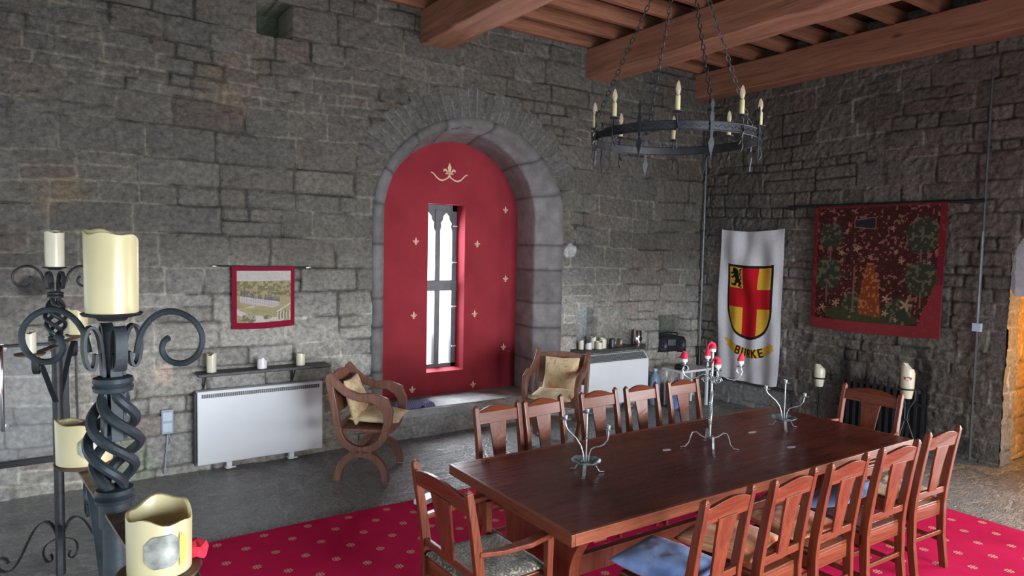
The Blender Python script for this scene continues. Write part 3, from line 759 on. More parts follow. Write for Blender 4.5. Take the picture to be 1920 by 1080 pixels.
A1.location = (-6.277+.275, -3.775, .009); A1.rotation_euler = (0, 0, -PI/2+.04)
A2 = copy_tree(A1); A2.location = (-2.165-.275, -3.69, .009); A2.rotation_euler = (0, 0, PI/2-.05); A2.scale = (.93, 1, 1)
tag(A2, 'mahogany armchair at the far right end of the table', 'chair')

# ------------------------------------------------------------------ cushions
def cushion(name, label, mat, w_, d_, t_, loc, rot=(0, 0, 0), seed=1, group=None, flat=False):
    n = 26; u = np.linspace(-1, 1, n); A, B = np.meshgrid(u, u, indexing='ij')
    pinch = 1-.07*(1-np.abs(A*B)) if not flat else 1-.02*(1-np.abs(A*B))
    X = A*w_/2*(1-.06*(1-B*B)*(np.abs(A) > .0)*0)*pinch; Yy = B*d_/2*pinch
    prof = ((1-np.abs(A)**(2.4 if not flat else 8))*(1-np.abs(B)**(2.4 if not flat else 8)))**.5
    wr = (fbm(A*2+seed*7, B*2+seed*3, seed, 3)-.5)*.35*t_
    top = np.stack([X, Yy, prof*(t_/2+wr)], -1); bot = np.stack([X, Yy, -prof*t_/2*.9], -1)
    me = bpy.data.meshes.new(name); vs = top.reshape(-1, 3).tolist()+bot.reshape(-1, 3).tolist(); q = []
    for i in range(n-1):
        for j in range(n-1):
            a = i*n+j; q.append((a, a+n, a+n+1, a+1)); b = a+n*n; q.append((b, b+1, b+n+1, b+n))
    me.from_pydata(vs, [], q)
    bm = bmesh.new(); bm.from_mesh(me); bmesh.ops.remove_doubles(bm, verts=bm.verts, dist=1e-5); bmesh.ops.recalc_face_normals(bm, faces=bm.faces); bm.to_mesh(me); bm.free()
    me.materials.append(mat); me.shade_smooth()
    o = bpy.data.objects.new(name, me); col.objects.link(o)
    o.location = loc; o.rotation_euler = rot
    return tag(o, label, 'cushion', group)
cushion('seat_pad', 'patterned tapestry-weave seat pad on the near armchair', M_fpat, .46, .47, .05, (-6.00, -3.775, .487), (0, 0, .04), 2, None, True)
cushion('cushion', 'faded blue denim cushion on the nearest chair of the camera side', M_fblue, .44, .44, .13, (-5.25, -4.33, .515), (.05, .02, .25), 3)
cushion('cushion', 'orange and cream striped cushion on the second chair of the camera side', M_forange, .46, .44, .12, (-4.74, -4.30, .515), (0, 0, .25), 4)
cushion('cushion', 'orange striped cushion on the middle chair of the camera side', M_forange, .43, .40, .12, (-4.22, -4.34, .515), (.0, 0, -.1), 5)
cushion('cushion', 'blue denim cushion propped on the fourth chair of the camera side', M_fblue, .42, .38, .13, (-3.66, -4.32, .56), (-.45, 0, .1), 6)
cushion('cushion', 'small cream cushion on the rightmost chair of the camera side', M_fcream2, .36, .34, .10, (-3.06, -4.36, .505), (0, 0, .1), 7)

# ------------------------------------------------------------------ carved X-frame chairs
def throne(label, loc, rz):
    c = thing('savonarola_chair', label, 'chair', loc, rz)   # +x forward, y = width
    HW = .285
    def arcs(cx, cz, rx, rz_, a0, a1, n=14): return [(cx+rx*math.cos(a), cz+rz_*math.sin(a)) for a in np.linspace(a0, a1, n)]
    for s in (-1, 1):
        y = s*HW
        m = MB(); pts = arcs(0, .02, .215, .235, PI*1.02, -.02*PI)
        m.bar([(x, y, z) for x, z in pts], .066, .046, (0, 1, 0)); 
        # fix orientation: bar width is across y
        m.build('foot_arch', M_throne, c, True, .006)
        m = MB(); pts = arcs(0, .49, .215, .205, PI*1.0, 2*PI)
        m.bar([(x, y, z) for x, z in pts], .066, .046, (0, 1, 0)); m.build('seat_arch', M_throne, c, True, .006)
        m = MB(); pts = [(-.215, .47), (-.235, .60), (-.265, .75), (-.30, .93)]
        m.bar([(x, y, z) for x, z in pts], .060, .044, (0, 1, 0)); m.build('back_post', M_throne, c, True, .006)
        m = MB()   # sweeping arm, one board in S-shape
        pts = [(.212, .47), (.235, .55), (.235, .63), (.195, .71), (.10, .755), (-.03, .755), (-.15, .80), (-.24, .875), (-.305, .955)]
        m.bar([(x, y, z) for x, z in pts], .072, .048, (0, 1, 0), [(.9, 1), (1.05, 1), (1.3, 1), (1.6, 1), (1.25, 1), (.95, 1), (.95, 1), (1.0, 1), (.8, 1)])
        m.build('arm', M_throne, c, True, .008)
        m = MB()
        for (x, z) in ((-.215, .485), (.215, .485), (0, .265), (-.29, .90)):
            for k in range(4):
                a = k*PI/2; m.lathe([(0, 0), (.012, 0), (.010, .004), (0, .005)], (0, 0, 0), 8)
                for q in range(len(m.v)-32, len(m.v)):
                    vx, vy, vz = m.v[q]; m.v[q] = (x+vx+.010*math.cos(a), y+s*(.024+vz), z+vy+.010*math.sin(a))
        m.build('rosette', M_throne, c, True)
    m = MB(); m.box((0, 0, .455), (.44, 2*HW-.04, .022)); m.build('seat', M_throne, c, False, .004)
    for x in (-.215, .215):
        m = MB(); m.box((x, 0, .47), (.035, 2*HW-.04, .055)); m.build('seat_rail', M_throne, c, False, .004)
    m = MB(); m.box((0, 0, .265), (.05, 2*HW-.03, .035)); m.build('stretcher', M_throne, c, False, .004)
    m = MB(); poly = [(-HW+.02, .60), (-HW+.02, .90)]+[(-HW+.02+(2*HW-.04)*t, .92+.03*math.sin(PI*t)) for t in np.linspace(0, 1, 10)]+[(HW-.02, .60)]
    m.prism(poly, lambda a, b, t: (-.235-.19*(b-.6)+t, a, b), -.012, .012); m.build('back_panel', M_throne, c, False, .004)
    m = MB(); m.box((-.275+.018, 0, .79), (.006, 2*HW-.10, .006)); m.build('panel_groove', M_throne, c, False)
    return c
thA = (-5.44, -.83, 0); aA = math.radians(-37)
throne('carved wooden X-frame armchair between the left heater and the niche', thA, aA)
def loc_of(base, ang, p): return (base[0]+p[0]*math.cos(ang)-p[1]*math.sin(ang), base[1]+p[0]*math.sin(ang)+p[1]*math.cos(ang), base[2]+p[2])
cushion('cushion', 'gold brocade cushion upright against the back of the left X-frame chair', M_fcream, .42, .42, .13, loc_of(thA, aA, (-.135, 0, .68)), (0, 1.30, aA), 8)
cushion('cushion', 'gold brocade cushion lying on the seat of the left X-frame chair', M_fcream, .46, .46, .11, loc_of(thA, aA, (.08, .02, .53)), (0, .04, aA), 9)
thB = (-3.36, -.93, 0); aB = math.radians(-142)
throne('carved wooden X-frame armchair between the niche and the right heater', thB, aB)
cushion('cushion', 'faded floral cushion upright on the right X-frame chair', M_fcream2, .40, .40, .13, loc_of(thB, aB, (-.12, .02, .72)), (.10, 1.18, aB), 10)
cushion('cushion', 'cream cushion lying on the seat of the right X-frame chair', M_fcream, .46, .46, .12, loc_of(thB, aB, (.06, .0, .535)), (0, .06, aB), 11)

# ------------------------------------------------------------------ heaters
def heater(label, x0, x1, z0, z1, depth, sloped):
    h = thing('storage_heater', label, 'heater', ((x0+x1)/2, 0, 0)); W = x1-x0
    m = MB()
    if sloped:
        poly = [(-.03, z0), (-depth, z0), (-depth, z1-.10), (-.07, z1), (-.03, z1)]
        m.prism(poly, lambda a, b, t: (t, a, b), -W/2, W/2)
    else: m.box((0, -(depth+.02)/2, (z0+z1)/2), (W, depth-.02, z1-z0))
    m.build('casing', M_white, h, False, .012)
    if sloped:
        g = MB(); d = Vector((0, -.07+depth, .10)); L_ = d.length; n_ = Vector((0, -.10, depth-.07)).normalized()
        rot = Matrix.Rotation(math.atan2(.10, depth-.07), 3, 'X')
        mid = Vector((0, -(depth+.07)/2, z1-.05))
        g.box(mid+n_*.002, (W-.06, L_*.78, .004), rot); b = g.build('grille', M_grilled, h, False)
        g = MB()
        for k in range(5): g.box(mid+n_*.005+rot @ Vector((0, (k-2)*L_*.15, 0)), (W-.08, .006, .004), rot)
        for k in range(28): g.box(mid+n_*.006+rot @ Vector((-W/2+.05+(W-.1)*k/27, 0, 0)), (.005, L_*.74, .004), rot)
        g.build('grille_bar', M_grille, b, False)
    else:
        g = MB(); g.box((0, -depth-.001, z1-.045), (W-.07, .004, .036)); b = g.build('grille', M_grille, h, False)
        g = MB()
        for k in range(58): g.box((-W/2+.045+(W-.09)*k/57, -depth-.004, z1-.045), (.007, .003, .034))
        g.build('grille_slots', M_grilled, b, False)
    for x in (-W*.26, W*.24):
        f = MB(); f.box((x, -depth*.6, z0/2), (.045, .06, z0+.01)); f.box((x+.01, -depth*.6, .008), (.09, .07, .012)); f.build('foot', M_white, h, False, .003)
    return h
heater('flat white wall heater under the candle shelf', -6.80, -5.655, .065, .745, .12, False)
heater('white storage heater with sloping grille under the black slate shelf', -2.36, -1.185, .08, .735, .165, True)
m = MB(); m.box((-6.815, -.06, .40), (.014, .11, .66)); tag(m.build('heater_side_shadow', M_black, None, False), 'black strip standing in for shadow on the left side of the flat heater', 'panel')  # dark strip in place of the shadow beside the heater

# ------------------------------------------------------------------ shelves and what stands on them
s = thing('wall_shelf', 'long dark stone shelf on iron brackets above the flat heater', 'shelf', (-6.20, 0, .90))
U, V = np.meshgrid(np.linspace(-.605, .60, 60), [0, .01, .99, 1], indexing='ij')
m = MB(); m.box((0, -.095, 0), (1.20, .19, .030)); m.build('board', M_slate, s, False, .006)
for x in (-.53, .27):
    b = MB(); b.box((x, -.012, -.085), (.022, .012, .15)); b.bar([(x, -.012, -.14), (x, -.07, -.09), (x, -.13, -.02)], .016, .008, (1, 0, 0)); b.build('bracket', M_iron, s, False)
s = thing('wall_shelf', 'black slate shelf above the sloping-top heater', 'shelf', (-1.80, 0, .80))
m = MB(); m.prism([(-.62, -.02), (-.46, -.20), (.52, -.19), (.68, -.02)], lambda a, b, t: (a, b, t), -.022, .022); m.build('board', M_slate, s, False, .006)
def candle(name, label, x, y, z, r, h, mat, hollow=.3, seed=1, group=None, parent=None, ph=None, wick=True, seg=32, melt=0.1, cat='candle'):
    o = thing(name, label, cat, (x, y, z), 0, group)
    rr = random.Random(seed); ph = rr.uniform(0, 6.28) if ph is None else ph
    wob = lambda a, i: (h*melt*(.5*math.sin(a+ph)+.3*math.sin(2*a+ph*2)+.2*math.sin(5*a+ph)) if 2 <= i <= 6 else 0)
    wl = r*.13
    prof = [(0, 0), (r*.98, 0), (r, h*.97), (r*.985, h*.995), (r-wl*.5, h), (r-wl, h*.985), (r-wl*1.1, h*.96), (r-wl*1.3, h-h*hollow*.8), (r*.5, h-h*hollow), (0, h-h*hollow)]
    m = MB(); m.lathe(prof, (0, 0, 0), seg, wob); m.build('wax', mat, o)
    if wick:
        m = MB(); m.tube([(0, 0, h-h*hollow), (.001, 0, h-h*hollow+.012), (.004, .001, h-h*hollow+.02)], .0013, 6); m.build('wick', M_black, o)
    return o
SZ = .916
candle('pillar_candle', 'tall ivory pillar candle at the left of the stone shelf', -6.675, -.10, SZ, .042, .165, M_wax2, .12, 3, 'candles on the stone shelf')
candle('pillar_candle', 'burnt-down white candle in the middle of the stone shelf', -6.235, -.11, SZ, .045, .075, M_wax3, .5, 9, 'candles on the stone shelf', melt=.55)
candle('pillar_candle', 'short ivory pillar candle at the right of the stone shelf', -5.87, -.10, SZ, .042, .115, M_wax2, .15, 5, 'candles on the stone shelf')
Z2 = .823
candle('pillar_candle', 'white candle at the left end of the slate shelf', -2.30, -.06, Z2, .035, .11, M_wax2, .15, 11)
candle('pillar_candle', 'low pale candle stub on the slate shelf, second from the left', -2.20, -.09, Z2, .045, .07, M_wax3, .4, 12, melt=.4)
candle('pillar_candle', 'tallest cream candle of the cluster on the slate shelf', -2.09, -.05, Z2, .040, .15, M_wax2, .15, 13)
candle('pillar_candle', 'thick cream candle in front of the cluster on the slate shelf', -2.06, -.13, Z2, .05, .095, M_wax2, .2, 14)
candle('pillar_candle', 'square-shouldered cream candle right of the cluster on the slate shelf', -1.965, -.10, Z2, .045, .125, M_wax2, .15, 15)
m = MB(); m.lathe([(0, 0), (.035, 0), (.038, .11), (.035, .115), (.032, .10), (0, .09)], (0, 0, 0), 20); b = thing('metal_mug', 'dark metal mug on the slate shelf', 'mug', (-1.80, -.09, Z2)); m.build('cup', simple('dark_pewter', (.07, .065, .07), .4, .6), b)
m = MB(); m.tube([(.036, 0, .09), (.06, 0, .085), (.065, 0, .05), (.038, 0, .03)], .005, 6); m.build('handle', M_steel, b)
b = thing('mantel_clock', 'small brown mantel clock with a cream dial on the slate shelf', 'clock', (-1.66, -.08, Z2), .45)
m = MB(); m.prism([(-.05, 0), (.05, 0), (.05, .06)]+[(.05*math.cos(a), .06+.045*math.sin(a)) for a in np.linspace(0, PI, 12)]+[(-.05, .06)], lambda a, c_, t: (a, t, c_), -.025, .025); m.build('case', simple('brown_clock_case', (.12, .08, .05), .4), b, False, .003)
m = MB(); m.lathe([(0, 0), (.032, 0), (.032, .004), (0, .004)], (0, 0, 0), 20)
m.v = [(x, -.025-z, .058+y) for x, y, z in m.v]; d_ = m.build('dial', M_wax2, b)
m = MB(); m.box((0, -.031, .068), (.004, .002, .022)); m.box((.008, -.031, .060), (.016, .002, .004)); m.build('hands', M_black, b, False)
b = thing('metal_canister', 'shiny silver and black cylinder at the right end of the slate shelf', 'canister', (-1.35, -.10, Z2))
m = MB(); m.lathe([(0, 0), (.052, 0), (.055, .02), (.052, .20), (.048, .205), (0, .205)], (0, 0, 0), 28); m.build('body', M_chrome, b)
m = MB(); m.lathe([(0, 0), (.028, 0), (.032, .004), (.026, .008), (0, .008)], (0, 0, 0), 20); m.v = [(x, -.053-z, .09+y) for x, y, z in m.v]; m.build('dial', M_black, b)
m = MB(); m.bar([(0, -.054, .13), (.006, -.054, .20)], .03, .004, (0, 1, 0)); m.build('stripe', M_black, b, False)
# radio in the square hole
b = thing('radio', 'black portable radio in the square wall hole by the corner', 'radio', (-.56, .10, .645), -.12)
m = MB()
prof = [(-.27, 0), (.27, 0), (.27, .16), (.24, .22), (.10, .25), (-.10, .25), (-.24, .22), (-.27, .16)]
m.prism(prof, lambda a, c_, t: (a, t, c_), -.10, .10); m.build('case', M_black, b, False, .02)
M_cone = simple('speaker_cone', (.03, .032, .04), .35, .3)
for x in (-.165, .165):
    m = MB(); m.lathe([(.075, 0), (.078, .012), (.068, .012), (.045, .002), (.02, -.004), (.018, .006), (0, .010)], (0, 0, 0), 28)
    m.v = [(x+a, -.10-c_, .115+b_) for a, b_, c_ in m.v]; m.build('speaker', M_cone, b)
m = MB(); m.box((0, -.103, .15), (.13, .008, .09)); m.build('display_panel', simple('grey_panel', (.10, .11, .13), .3, .3), b, False, .003)
m = MB(); m.tube([(-.18, 0, .23), (-.17, 0, .275), (0, 0, .29), (.17, 0, .275), (.18, 0, .23)], .009, 8); m.build('handle', M_black, b)
# side table by the corner
b = thing('side_table', 'small white-topped side table in the corner, half hidden by a chair', 'table', (-.72, -.42, 0))
m = MB(); m.box((0, 0, .50), (.58, .36, .03)); m.build('top', M_white, b, False, .005)
for sx in (-1, 1):
    for sy in (-1, 1): m = MB(); m.box((sx*.25, sy*.14, .243), (.03, .03, .485)); m.build('leg', M_white, b, False)
b = thing('water_bottle', 'blue plastic bottle standing on the floor beside the sloping-top heater', 'bottle', (-1.06, -.16, 0))
m = MB(); m.lathe([(0, 0), (.075, 0), (.08, .03), (.078, .12), (.08, .20), (.078, .32), (.07, .38), (.03, .43), (.028, .46), (0, .46)], (0, 0, 0), 24); m.build('body', M_blueplas, b)
m = MB(); m.lathe([(0, 0), (.032, 0), (.032, .03), (0, .03)], (0, 0, .46), 20); m.build('cap', M_plas2, b)
b = thing('cloth_bag', 'crumpled blue cloth bag on the floor at the left of the white side table', 'bag', (-1.0, -.50, .0))
m = MB(); m.lathe([(0, 0), (.08, .01), (.10, .12), (.07, .26), (.045, .36), (.02, .40), (0, .40)], (0, 0, 0), 14, lambda a, i: .02*math.sin(3*a+i)); m.build('cloth', M_fblue, b)
b = thing('cloth_bundle', 'cream cloth bundle on the floor under the white side table', 'bundle', (-.80, -.30, .0))
m = MB(); m.lathe([(0, 0), (.13, .01), (.15, .08), (.11, .20), (.04, .27), (0, .27)], (0, 0, 0), 18, lambda a, i: .015*math.sin(4*a+i)); m.build('cloth', M_wax2, b)
b = thing('dark_hat', 'black cap lying on the white side table', 'cap', (-.80, -.40, .515))
m = MB(); m.lathe([(0, .0), (.10, 0), (.095, .03), (.07, .05), (0, .055)], (0, 0, 0), 18); m.build('crown', M_black, b)
m = MB(); m.bar([(-.07, -.05, .006), (-.17, -.08, .004)], .09, .006, (0, 0, 1)); m.build('brim', M_black, b, False)

# wall sockets and cable, pipes
b = thing('wall_socket', 'double grey-blue power socket left of the flat heater', 'socket', (-7.03, -.02, .485))
m = MB(); m.box((0, 0, 0), (.098, .03, .22)); m.build('box', M_plas, b, False, .006)
for z in (.05, -.05): m = MB(); m.box((0, -.018, z), (.078, .008, .082)); m.build('cover', M_plas2, b, False, .004)
m = MB(); m.tube([(-7.03, -.035, .37), (-7.035, -.03, .28), (-7.05, -.03, .12), (-7.055, -.04, .01)], .006, 6)
m.tube([(-7.02, -.035, .37), (-7.0, -.03, .30), (-7.02, -.03, .27)], .005, 6); tag(m.build('power_cable', M_plas), 'grey cable running down to the floor from the double socket', 'cable')
b = thing('conduit', 'thin steel conduit running up the wall in the room corner', 'pipe', (-.045, -.05, 0))
m = MB(); m.tube([(0, 0, .02), (.0, 0, 3.45)], .013, 8); m.build('tube', M_steel, b)
for z in (.7, 1.5, 2.4, 3.2): m = MB(); m.box((0, .01, z), (.045, .03, .02)); m.build('clip', M_iron, b, False)
m = MB(); m.lathe([(0, 0), (.03, 0), (.034, .05), (.022, .14), (.018, .30), (0, .30)], (0, 0, .42), 12); m.build('black_sleeve', M_black, b)
b = thing('conduit', 'long steel conduit with a small switch box right of the big tapestry', 'pipe', (-.035, -3.615, 0))
m = MB(); m.tube([(0, 0, .01), (0, 0, 4.0)], .013, 8); m.build('tube', simple('dark_conduit', (.10, .10, .105), .45, .5), b)
m = MB(); m.tube([(-.002, 0, 1.40), (-.002, 0, 2.36)], .015, 8); m.build('steel_sleeve', M_steel, b)
m = MB(); m.box((-.005, 0, 1.385), (.04, .085, .085)); m.build('switch_box', M_plas2, b, False, .005)
for z in (.6, 2.0, 3.2): m = MB(); m.box((.01, .0, z), (.03, .045, .02)); m.build('clip', M_iron, b, False)
# chrome rail at the far left and the framed clear panels
b = thing('grab_rail', 'vertical chrome grab rail at the left edge', 'rail', (-8.20, -.09, .58))
m = MB(); m.tube([(0, .08, .02), (0, .02, 0), (0, 0, .03), (0, 0, .62), (0, .02, .65), (0, .08, .63)], .016, 12); m.build('bar', M_chrome, b)
for z in (.01, .64): m = MB(); m.lathe([(0, 0), (.035, 0), (.035, .01), (0, .012)], (0, 0, 0), 16); m.v = [(x, .085-zz_, z+y) for x, y, zz_ in m.v]; m.build('flange', M_chrome, b)
b = thing('framed_clear_panel', 'black-framed clear sheet covering a recess at the left', 'panel', (-8.55, -.03, 0))
m = MB(); m.box((.77, -.005, .755), (.045, .05, 1.0)); m.box((0, -.005, .29), (1.56, .05, .05)); m.box((-.77, -.005, .755), (.045, .05, 1.0)); m.box((0, -.005, 1.24), (1.56, .03, .02)); m.build('frame', M_black, b, False, .004)
m = MB(); m.box((0, 0, .77), (1.5, .006, .93)); m.build('clear_sheet', M_perspex, b, False)
m = MB(); m.bar([(-7.705, -.012, 1.25), (-7.70, -.012, .30)], .012, .01, (0, 1, 0)); tag(m.build('black_edging', M_black, None, False), 'thin black vertical edging strip beside the framed sheet', 'strip')
b = thing('framed_clear_panel', 'low metal-framed clear sheet below the heraldic banner', 'panel', (-.055, -.95, 0))
m = MB(); m.box((0, 0, .325), (.06, 1.30, .03)); m.box((0, -.65, .16), (.05, .03, .32)); m.box((0, .65, .16), (.05, .03, .32)); m.build('frame', M_slate, b, False, .004)
m = MB(); m.box((.0, 0, .155), (.006, 1.27, .29)); m.build('clear_sheet', M_perspex, b, False)

# ------------------------------------------------------------------ cloth hangings
def seg_d(px, pz, a, b):
    ax, az = a; bx, bz = b; dx, dz = bx-ax, bz-az; t = np.clip(((px-ax)*dx+(pz-az)*dz)/(dx*dx+dz*dz+1e-9), 0, 1)
    return np.sqrt((px-ax-t*dx)**2+(pz-az-t*dz)**2)
def paint(C, m, c, k=1.0):
    m = np.clip(m.astype(float), 0, 1)[..., None]*k; return C*(1-m)+np.array(c)*m
def inpoly(px, pz, poly):
    ins = np.zeros(px.shape, bool); n = len(poly)
    for i in range(n):
        x1, z1 = poly[i]; x2, z2 = poly[(i+1) % n]
        c = ((z1 > pz) != (z2 > pz)) & (px < (x2-x1)*(pz-z1)/(z2-z1+1e-12)+x1); ins ^= c
    return ins
# banner 1.0 x 2.05
def banner():
    W, Hh = .99, 2.03; n, m_ = 230, 460
    a, b = np.meshgrid(np.linspace(0, 1, n), np.linspace(0, 1, m_), indexing='ij')   # a left->right, b bottom->top
    px = a*W; pz = b*Hh
    C = np.ones(a.shape+(3,))*np.array([.66, .67, .70])
    cx, top_, bot = .50, 1.575, .585; hw = .365
    def shield(g):
        w_ = hw-g; zt = top_-g; zk = .99; zb = bot+g
        up = (np.abs(px-cx) < w_) & (pz > zk) & (pz < zt+.012*np.abs(px-cx))
        lo = (pz <= zk) & (((px-cx)/w_)**2+((pz-zk)/(zk-zb))**2 < 1)
        return up | lo
    C = paint(C, shield(0), (.018, .016, .016)); inn = shield(.034)
    C = paint(C, inn, (.74, .42, .045))
    C = paint(C, inn & ((np.abs(px-cx-.01) < .118) | (np.abs(pz-1.135) < .128)), (.55, .012, .022))
    # black rampant lion in the first quarter, drawn with tapered strokes
    ox, oz, S = .282, 1.405, .128
    def st(pts, r0, r1):
        nonlocal C
        mm = np.zeros(a.shape, bool); k = len(pts)-1
        for i in range(k):
            d = seg_d(px, pz, (ox+pts[i][0]*S*1.15, oz+pts[i][1]*S), (ox+pts[i+1][0]*S*1.15, oz+pts[i+1][1]*S)); r = (r0+(r1-r0)*i/max(1, k-1))*S*1.45
            mm |= d < r
        C = paint(C, mm, (.012, .012, .014))
    st([(-.05, .55), (.0, .25), (.12, -.10), (.22, -.35)], .22, .17)
    st([(-.18, .80), (-.05, .70), (.05, .55)], .17, .20); st([(-.36, .74), (-.20, .78)], .07, .09); st([(-.32, .90), (-.18, .95)], .05, .05)
    st([(-.05, .42), (-.35, .50), (-.55, .38), (-.66, .45)], .08, .05); st([(.0, .15), (-.30, .10), (-.45, -.05), (-.62, .02)], .08, .05)
    st([(.20, -.35), (-.05, -.45), (-.12, -.75), (-.42, -.80), (-.55, -.70)], .12, .06); st([(.25, -.38), (.42, -.60), (.28, -.85), (.50, -1.0)], .12, .06)
    st([(.28, -.28), (.52, -.18), (.50, .10), (.34, .30), (.50, .52), (.42, .80), (.58, .92)], .045, .055)
    # gold scroll
    R0 = .60; zc = 1.06
    rr = np.sqrt((px-cx-.02)**2+((pz-zc))**2); an = np.arctan2(px-cx-.02, -(pz-zc))
    edge = .01*np.sin(an*46)
    C = paint(C, (np.abs(rr-.655) < .058) & (np.abs(an) < .62+edge*3+.05*np.sin(rr*70)), (.72, .45, .06))
    # letters
    L = {'B': [[(0, 0), (0, 1)], [(0, 1), (.45, 1), (.58, .87), (.58, .66), (.45, .53), (0, .53)], [(.45, .53), (.64, .40), (.64, .13), (.48, 0), (0, 0)]],
         'U': [[(0, 1), (0, .2), (.15, 0), (.45, 0), (.6, .2), (.6, 1)]],
         'R': [[(0, 0), (0, 1), (.45, 1), (.6, .85), (.6, .62), (.45, .48), (0, .48)], [(.32, .48), (.64, 0)]],
         'K': [[(0, 0), (0, 1)], [(.6, 1), (.02, .45)], [(.2, .6), (.64, 0)]],
         'E': [[(.58, 1), (0, 1), (0, 0), (.58, 0)], [(0, .5), (.5, .5)]]}
    lh = .098; lw = .078
    for i, ch in enumerate('BURKE'):
        th = (i-2)*.138+.02; bx = cx+.02+.705*math.sin(th); bz = zc-.705*math.cos(th)
        tx, tz = math.cos(th), math.sin(th); nx_, nz_ = -math.sin(th), math.cos(th)
        for line in L[ch]:
            P_ = [(bx+tx*(u-.32)*lw+nx_*v*lh, bz+tz*(u-.32)*lw+nz_*v*lh) for u, v in line]
            for q in range(len(P_)-1): C = paint(C, seg_d(px, pz, P_[q], P_[q+1]) < .0115, (.05, .018, .014))
    # cloth shape: pinned at both upper corners, drooping between, tapering slightly
    sag = (1-b)
    fold = .012*fbm(a*5+b*2, b*6-a*3, 71, 3)*np.sin(a*17-b*9)+.020*np.sin(a*22+b*3)*(.3+.7*(1-b))+.03*np.sin(PI*a)*np.exp(-((b-.8)/.25)**2)*np.sin(a*9+b*14)
    y = -.385-(a*(1.0-.03*(1-b)))*1.0-.02*np.sin(b*7)*(1-b)
    ztop = 2.415-.035*np.sin(PI*a)+.0*a; zbot = .345+.03*a+.02*np.sin(a*5)-.05*np.sin(PI*a)
    z = zbot+(ztop-zbot)*b
    y = y+.02*np.sin(PI*a)*(1-b)*np.sin(b*9)
    x = -.055-fold-.01
    o = grid_mesh('heraldic_banner', np.stack([x, y, z], -1), M_cloth, C, flip=False)
    sm = o.modifiers.new('solid', 'SOLIDIFY'); sm.thickness = .002
    tag(o, 'white cloth banner with a red and gold shield reading BURKE', 'banner')
banner()
# small chateau tapestry
def small_tapestry():
    b0 = thing('castle_tapestry', 'small woven castle picture with a red border above the candle shelf', 'tapestry', (-6.20, -.03, 1.87))
    W, Hh = .575, .585; n, m_ = 230, 234
    a, b = np.meshgrid(np.linspace(0, 1, n), np.linspace(0, 1, m_), indexing='ij')
    C = np.ones(a.shape+(3,))*np.array([.42, .36, .30])
    u = (a-.075)/.86; v = (b-.10)/.83
    n1 = fbm(u*9, v*9, 3, 4); n2 = fbm(u*22, v*22, 8, 3)
    sky = np.array([.50, .46, .42])*(.92+.16*n1[..., None]); C = np.where((v > .80)[..., None], sky, C)
    land = np.array([.36, .30, .14])*(.75+.5*n1[..., None]); C = np.where((v <= .80)[..., None], land, C)
    C = paint(C, (v < .80) & (v > .56) & (n2 > .50+.25*np.abs(v-.68)), (.17, .16, .07), .8)
    C = paint(C, (v < .58) & (v > .52+.06*np.sin(u*4)) & (n2 > .4), (.13, .12, .05), .7)
    C = paint(C, inpoly(u, v, [(.05, .34), (.62, .20), (.98, .34), (.98, .46), (.7, .52), (.1, .46)]), (.38, .32, .14), .9)
    C = paint(C, inpoly(u, v, [(0, .24), (.30, .33), (.34, .30), (0, .26)]) | inpoly(u, v, [(.75, .18), (1, .33), (1, .36), (.72, .20)]), (.56, .50, .42))
    C = paint(C, inpoly(u, v, [(0, .26), (.35, .10), (.62, .0), (.30, 0), (0, .16)]) | inpoly(u, v, [(.35, .14), (1, .05), (.8, 0), (.3, .05)]), (.55, .48, .42))
    # building: pale walls falling away, dark roofs and chimneys
    wall_p = [(.05, .40), (.32, .335), (.48, .32), (.68, .28), (.78, .31), (.78, .40), (.66, .43), (.48, .46), (.30, .48), (.06, .52)]
    C = paint(C, inpoly(u, v, wall_p), (.50, .43, .42))
    C = paint(C, inpoly(u, v, wall_p) & (np.sin(u*150) > .55) & (np.sin(v*120+u*30) > -.2), (.28, .24, .25), .8)
    rnd = random.Random(2)
    for k in range(26):
        x = .08+.028*k; zb = .50-.13*(x-.05)/.75+.02; hh = rnd.uniform(.05, .16); w_ = rnd.uniform(.008, .022)
        C = paint(C, inpoly(u, v, [(x-w_, zb), (x+w_, zb), (x+w_*.3, zb+hh), (x-w_*.3, zb+hh)]), (.13, .12, .13), .85)
    for (x, z, r) in ((.17, .09, .09), (.26, .07, .08), (.54, .10, .055), (.60, .09, .05), (.10, .08, .05)):
        C = paint(C, ((u-x)**2+((v-z)*1.3)**2 < r*r*(.6+.8*n2)), (.16, .16, .09)); C = paint(C, ((u-x)**2+((v-z)*1.3)**2 < r*r*(.6+.8*n2)) & (fbm(u*40, v*40, 9, 2) > .55), (.48, .44, .30), .7)
    for k in range(9):
        x = .76+.028*k; C = paint(C, ((u-x)/.018)**2+((v-.11)/(.07+.02*(k % 3)))**2 < 1, [(.50, .46, .30), (.22, .20, .11)][k % 2])
    C = C*.72
    C = C*.8+.2*C.mean(-1, keepdims=True)
    C = paint(C, (u < 0) | (u > 1) | (v < 0) | (v > 1), (.17, .006, .024))
    P = np.stack([(a-.5)*W+.0, -.006-.004*np.sin(a*6+b*2), -Hh+b*Hh+.004+(-.012*np.sin(PI*a)+.012*a)*(1-b)], -1)
    o = grid_mesh('cloth', P, M_cloth, C, parent=b0, flip=True); sm = o.modifiers.new('solid', 'SOLIDIFY'); sm.thickness = .003
    m = MB(); m.tube([(-.42, .0, .008), (.42, 0, -.006)], .007, 8)
    m.build('rod', M_iron, b0)
    for s_ in (-1, 1): m = MB(); m.lathe([(0, -.03), (.008, -.025), (.011, 0), (.006, .02), (0, .03)], (0, 0, 0), 10); m.v = [(s_*.43+z_, x_, -s_*.006+y_) for x_, y_, z_ in m.v]; m.build('finial', M_chrome, b0)
small_tapestry()
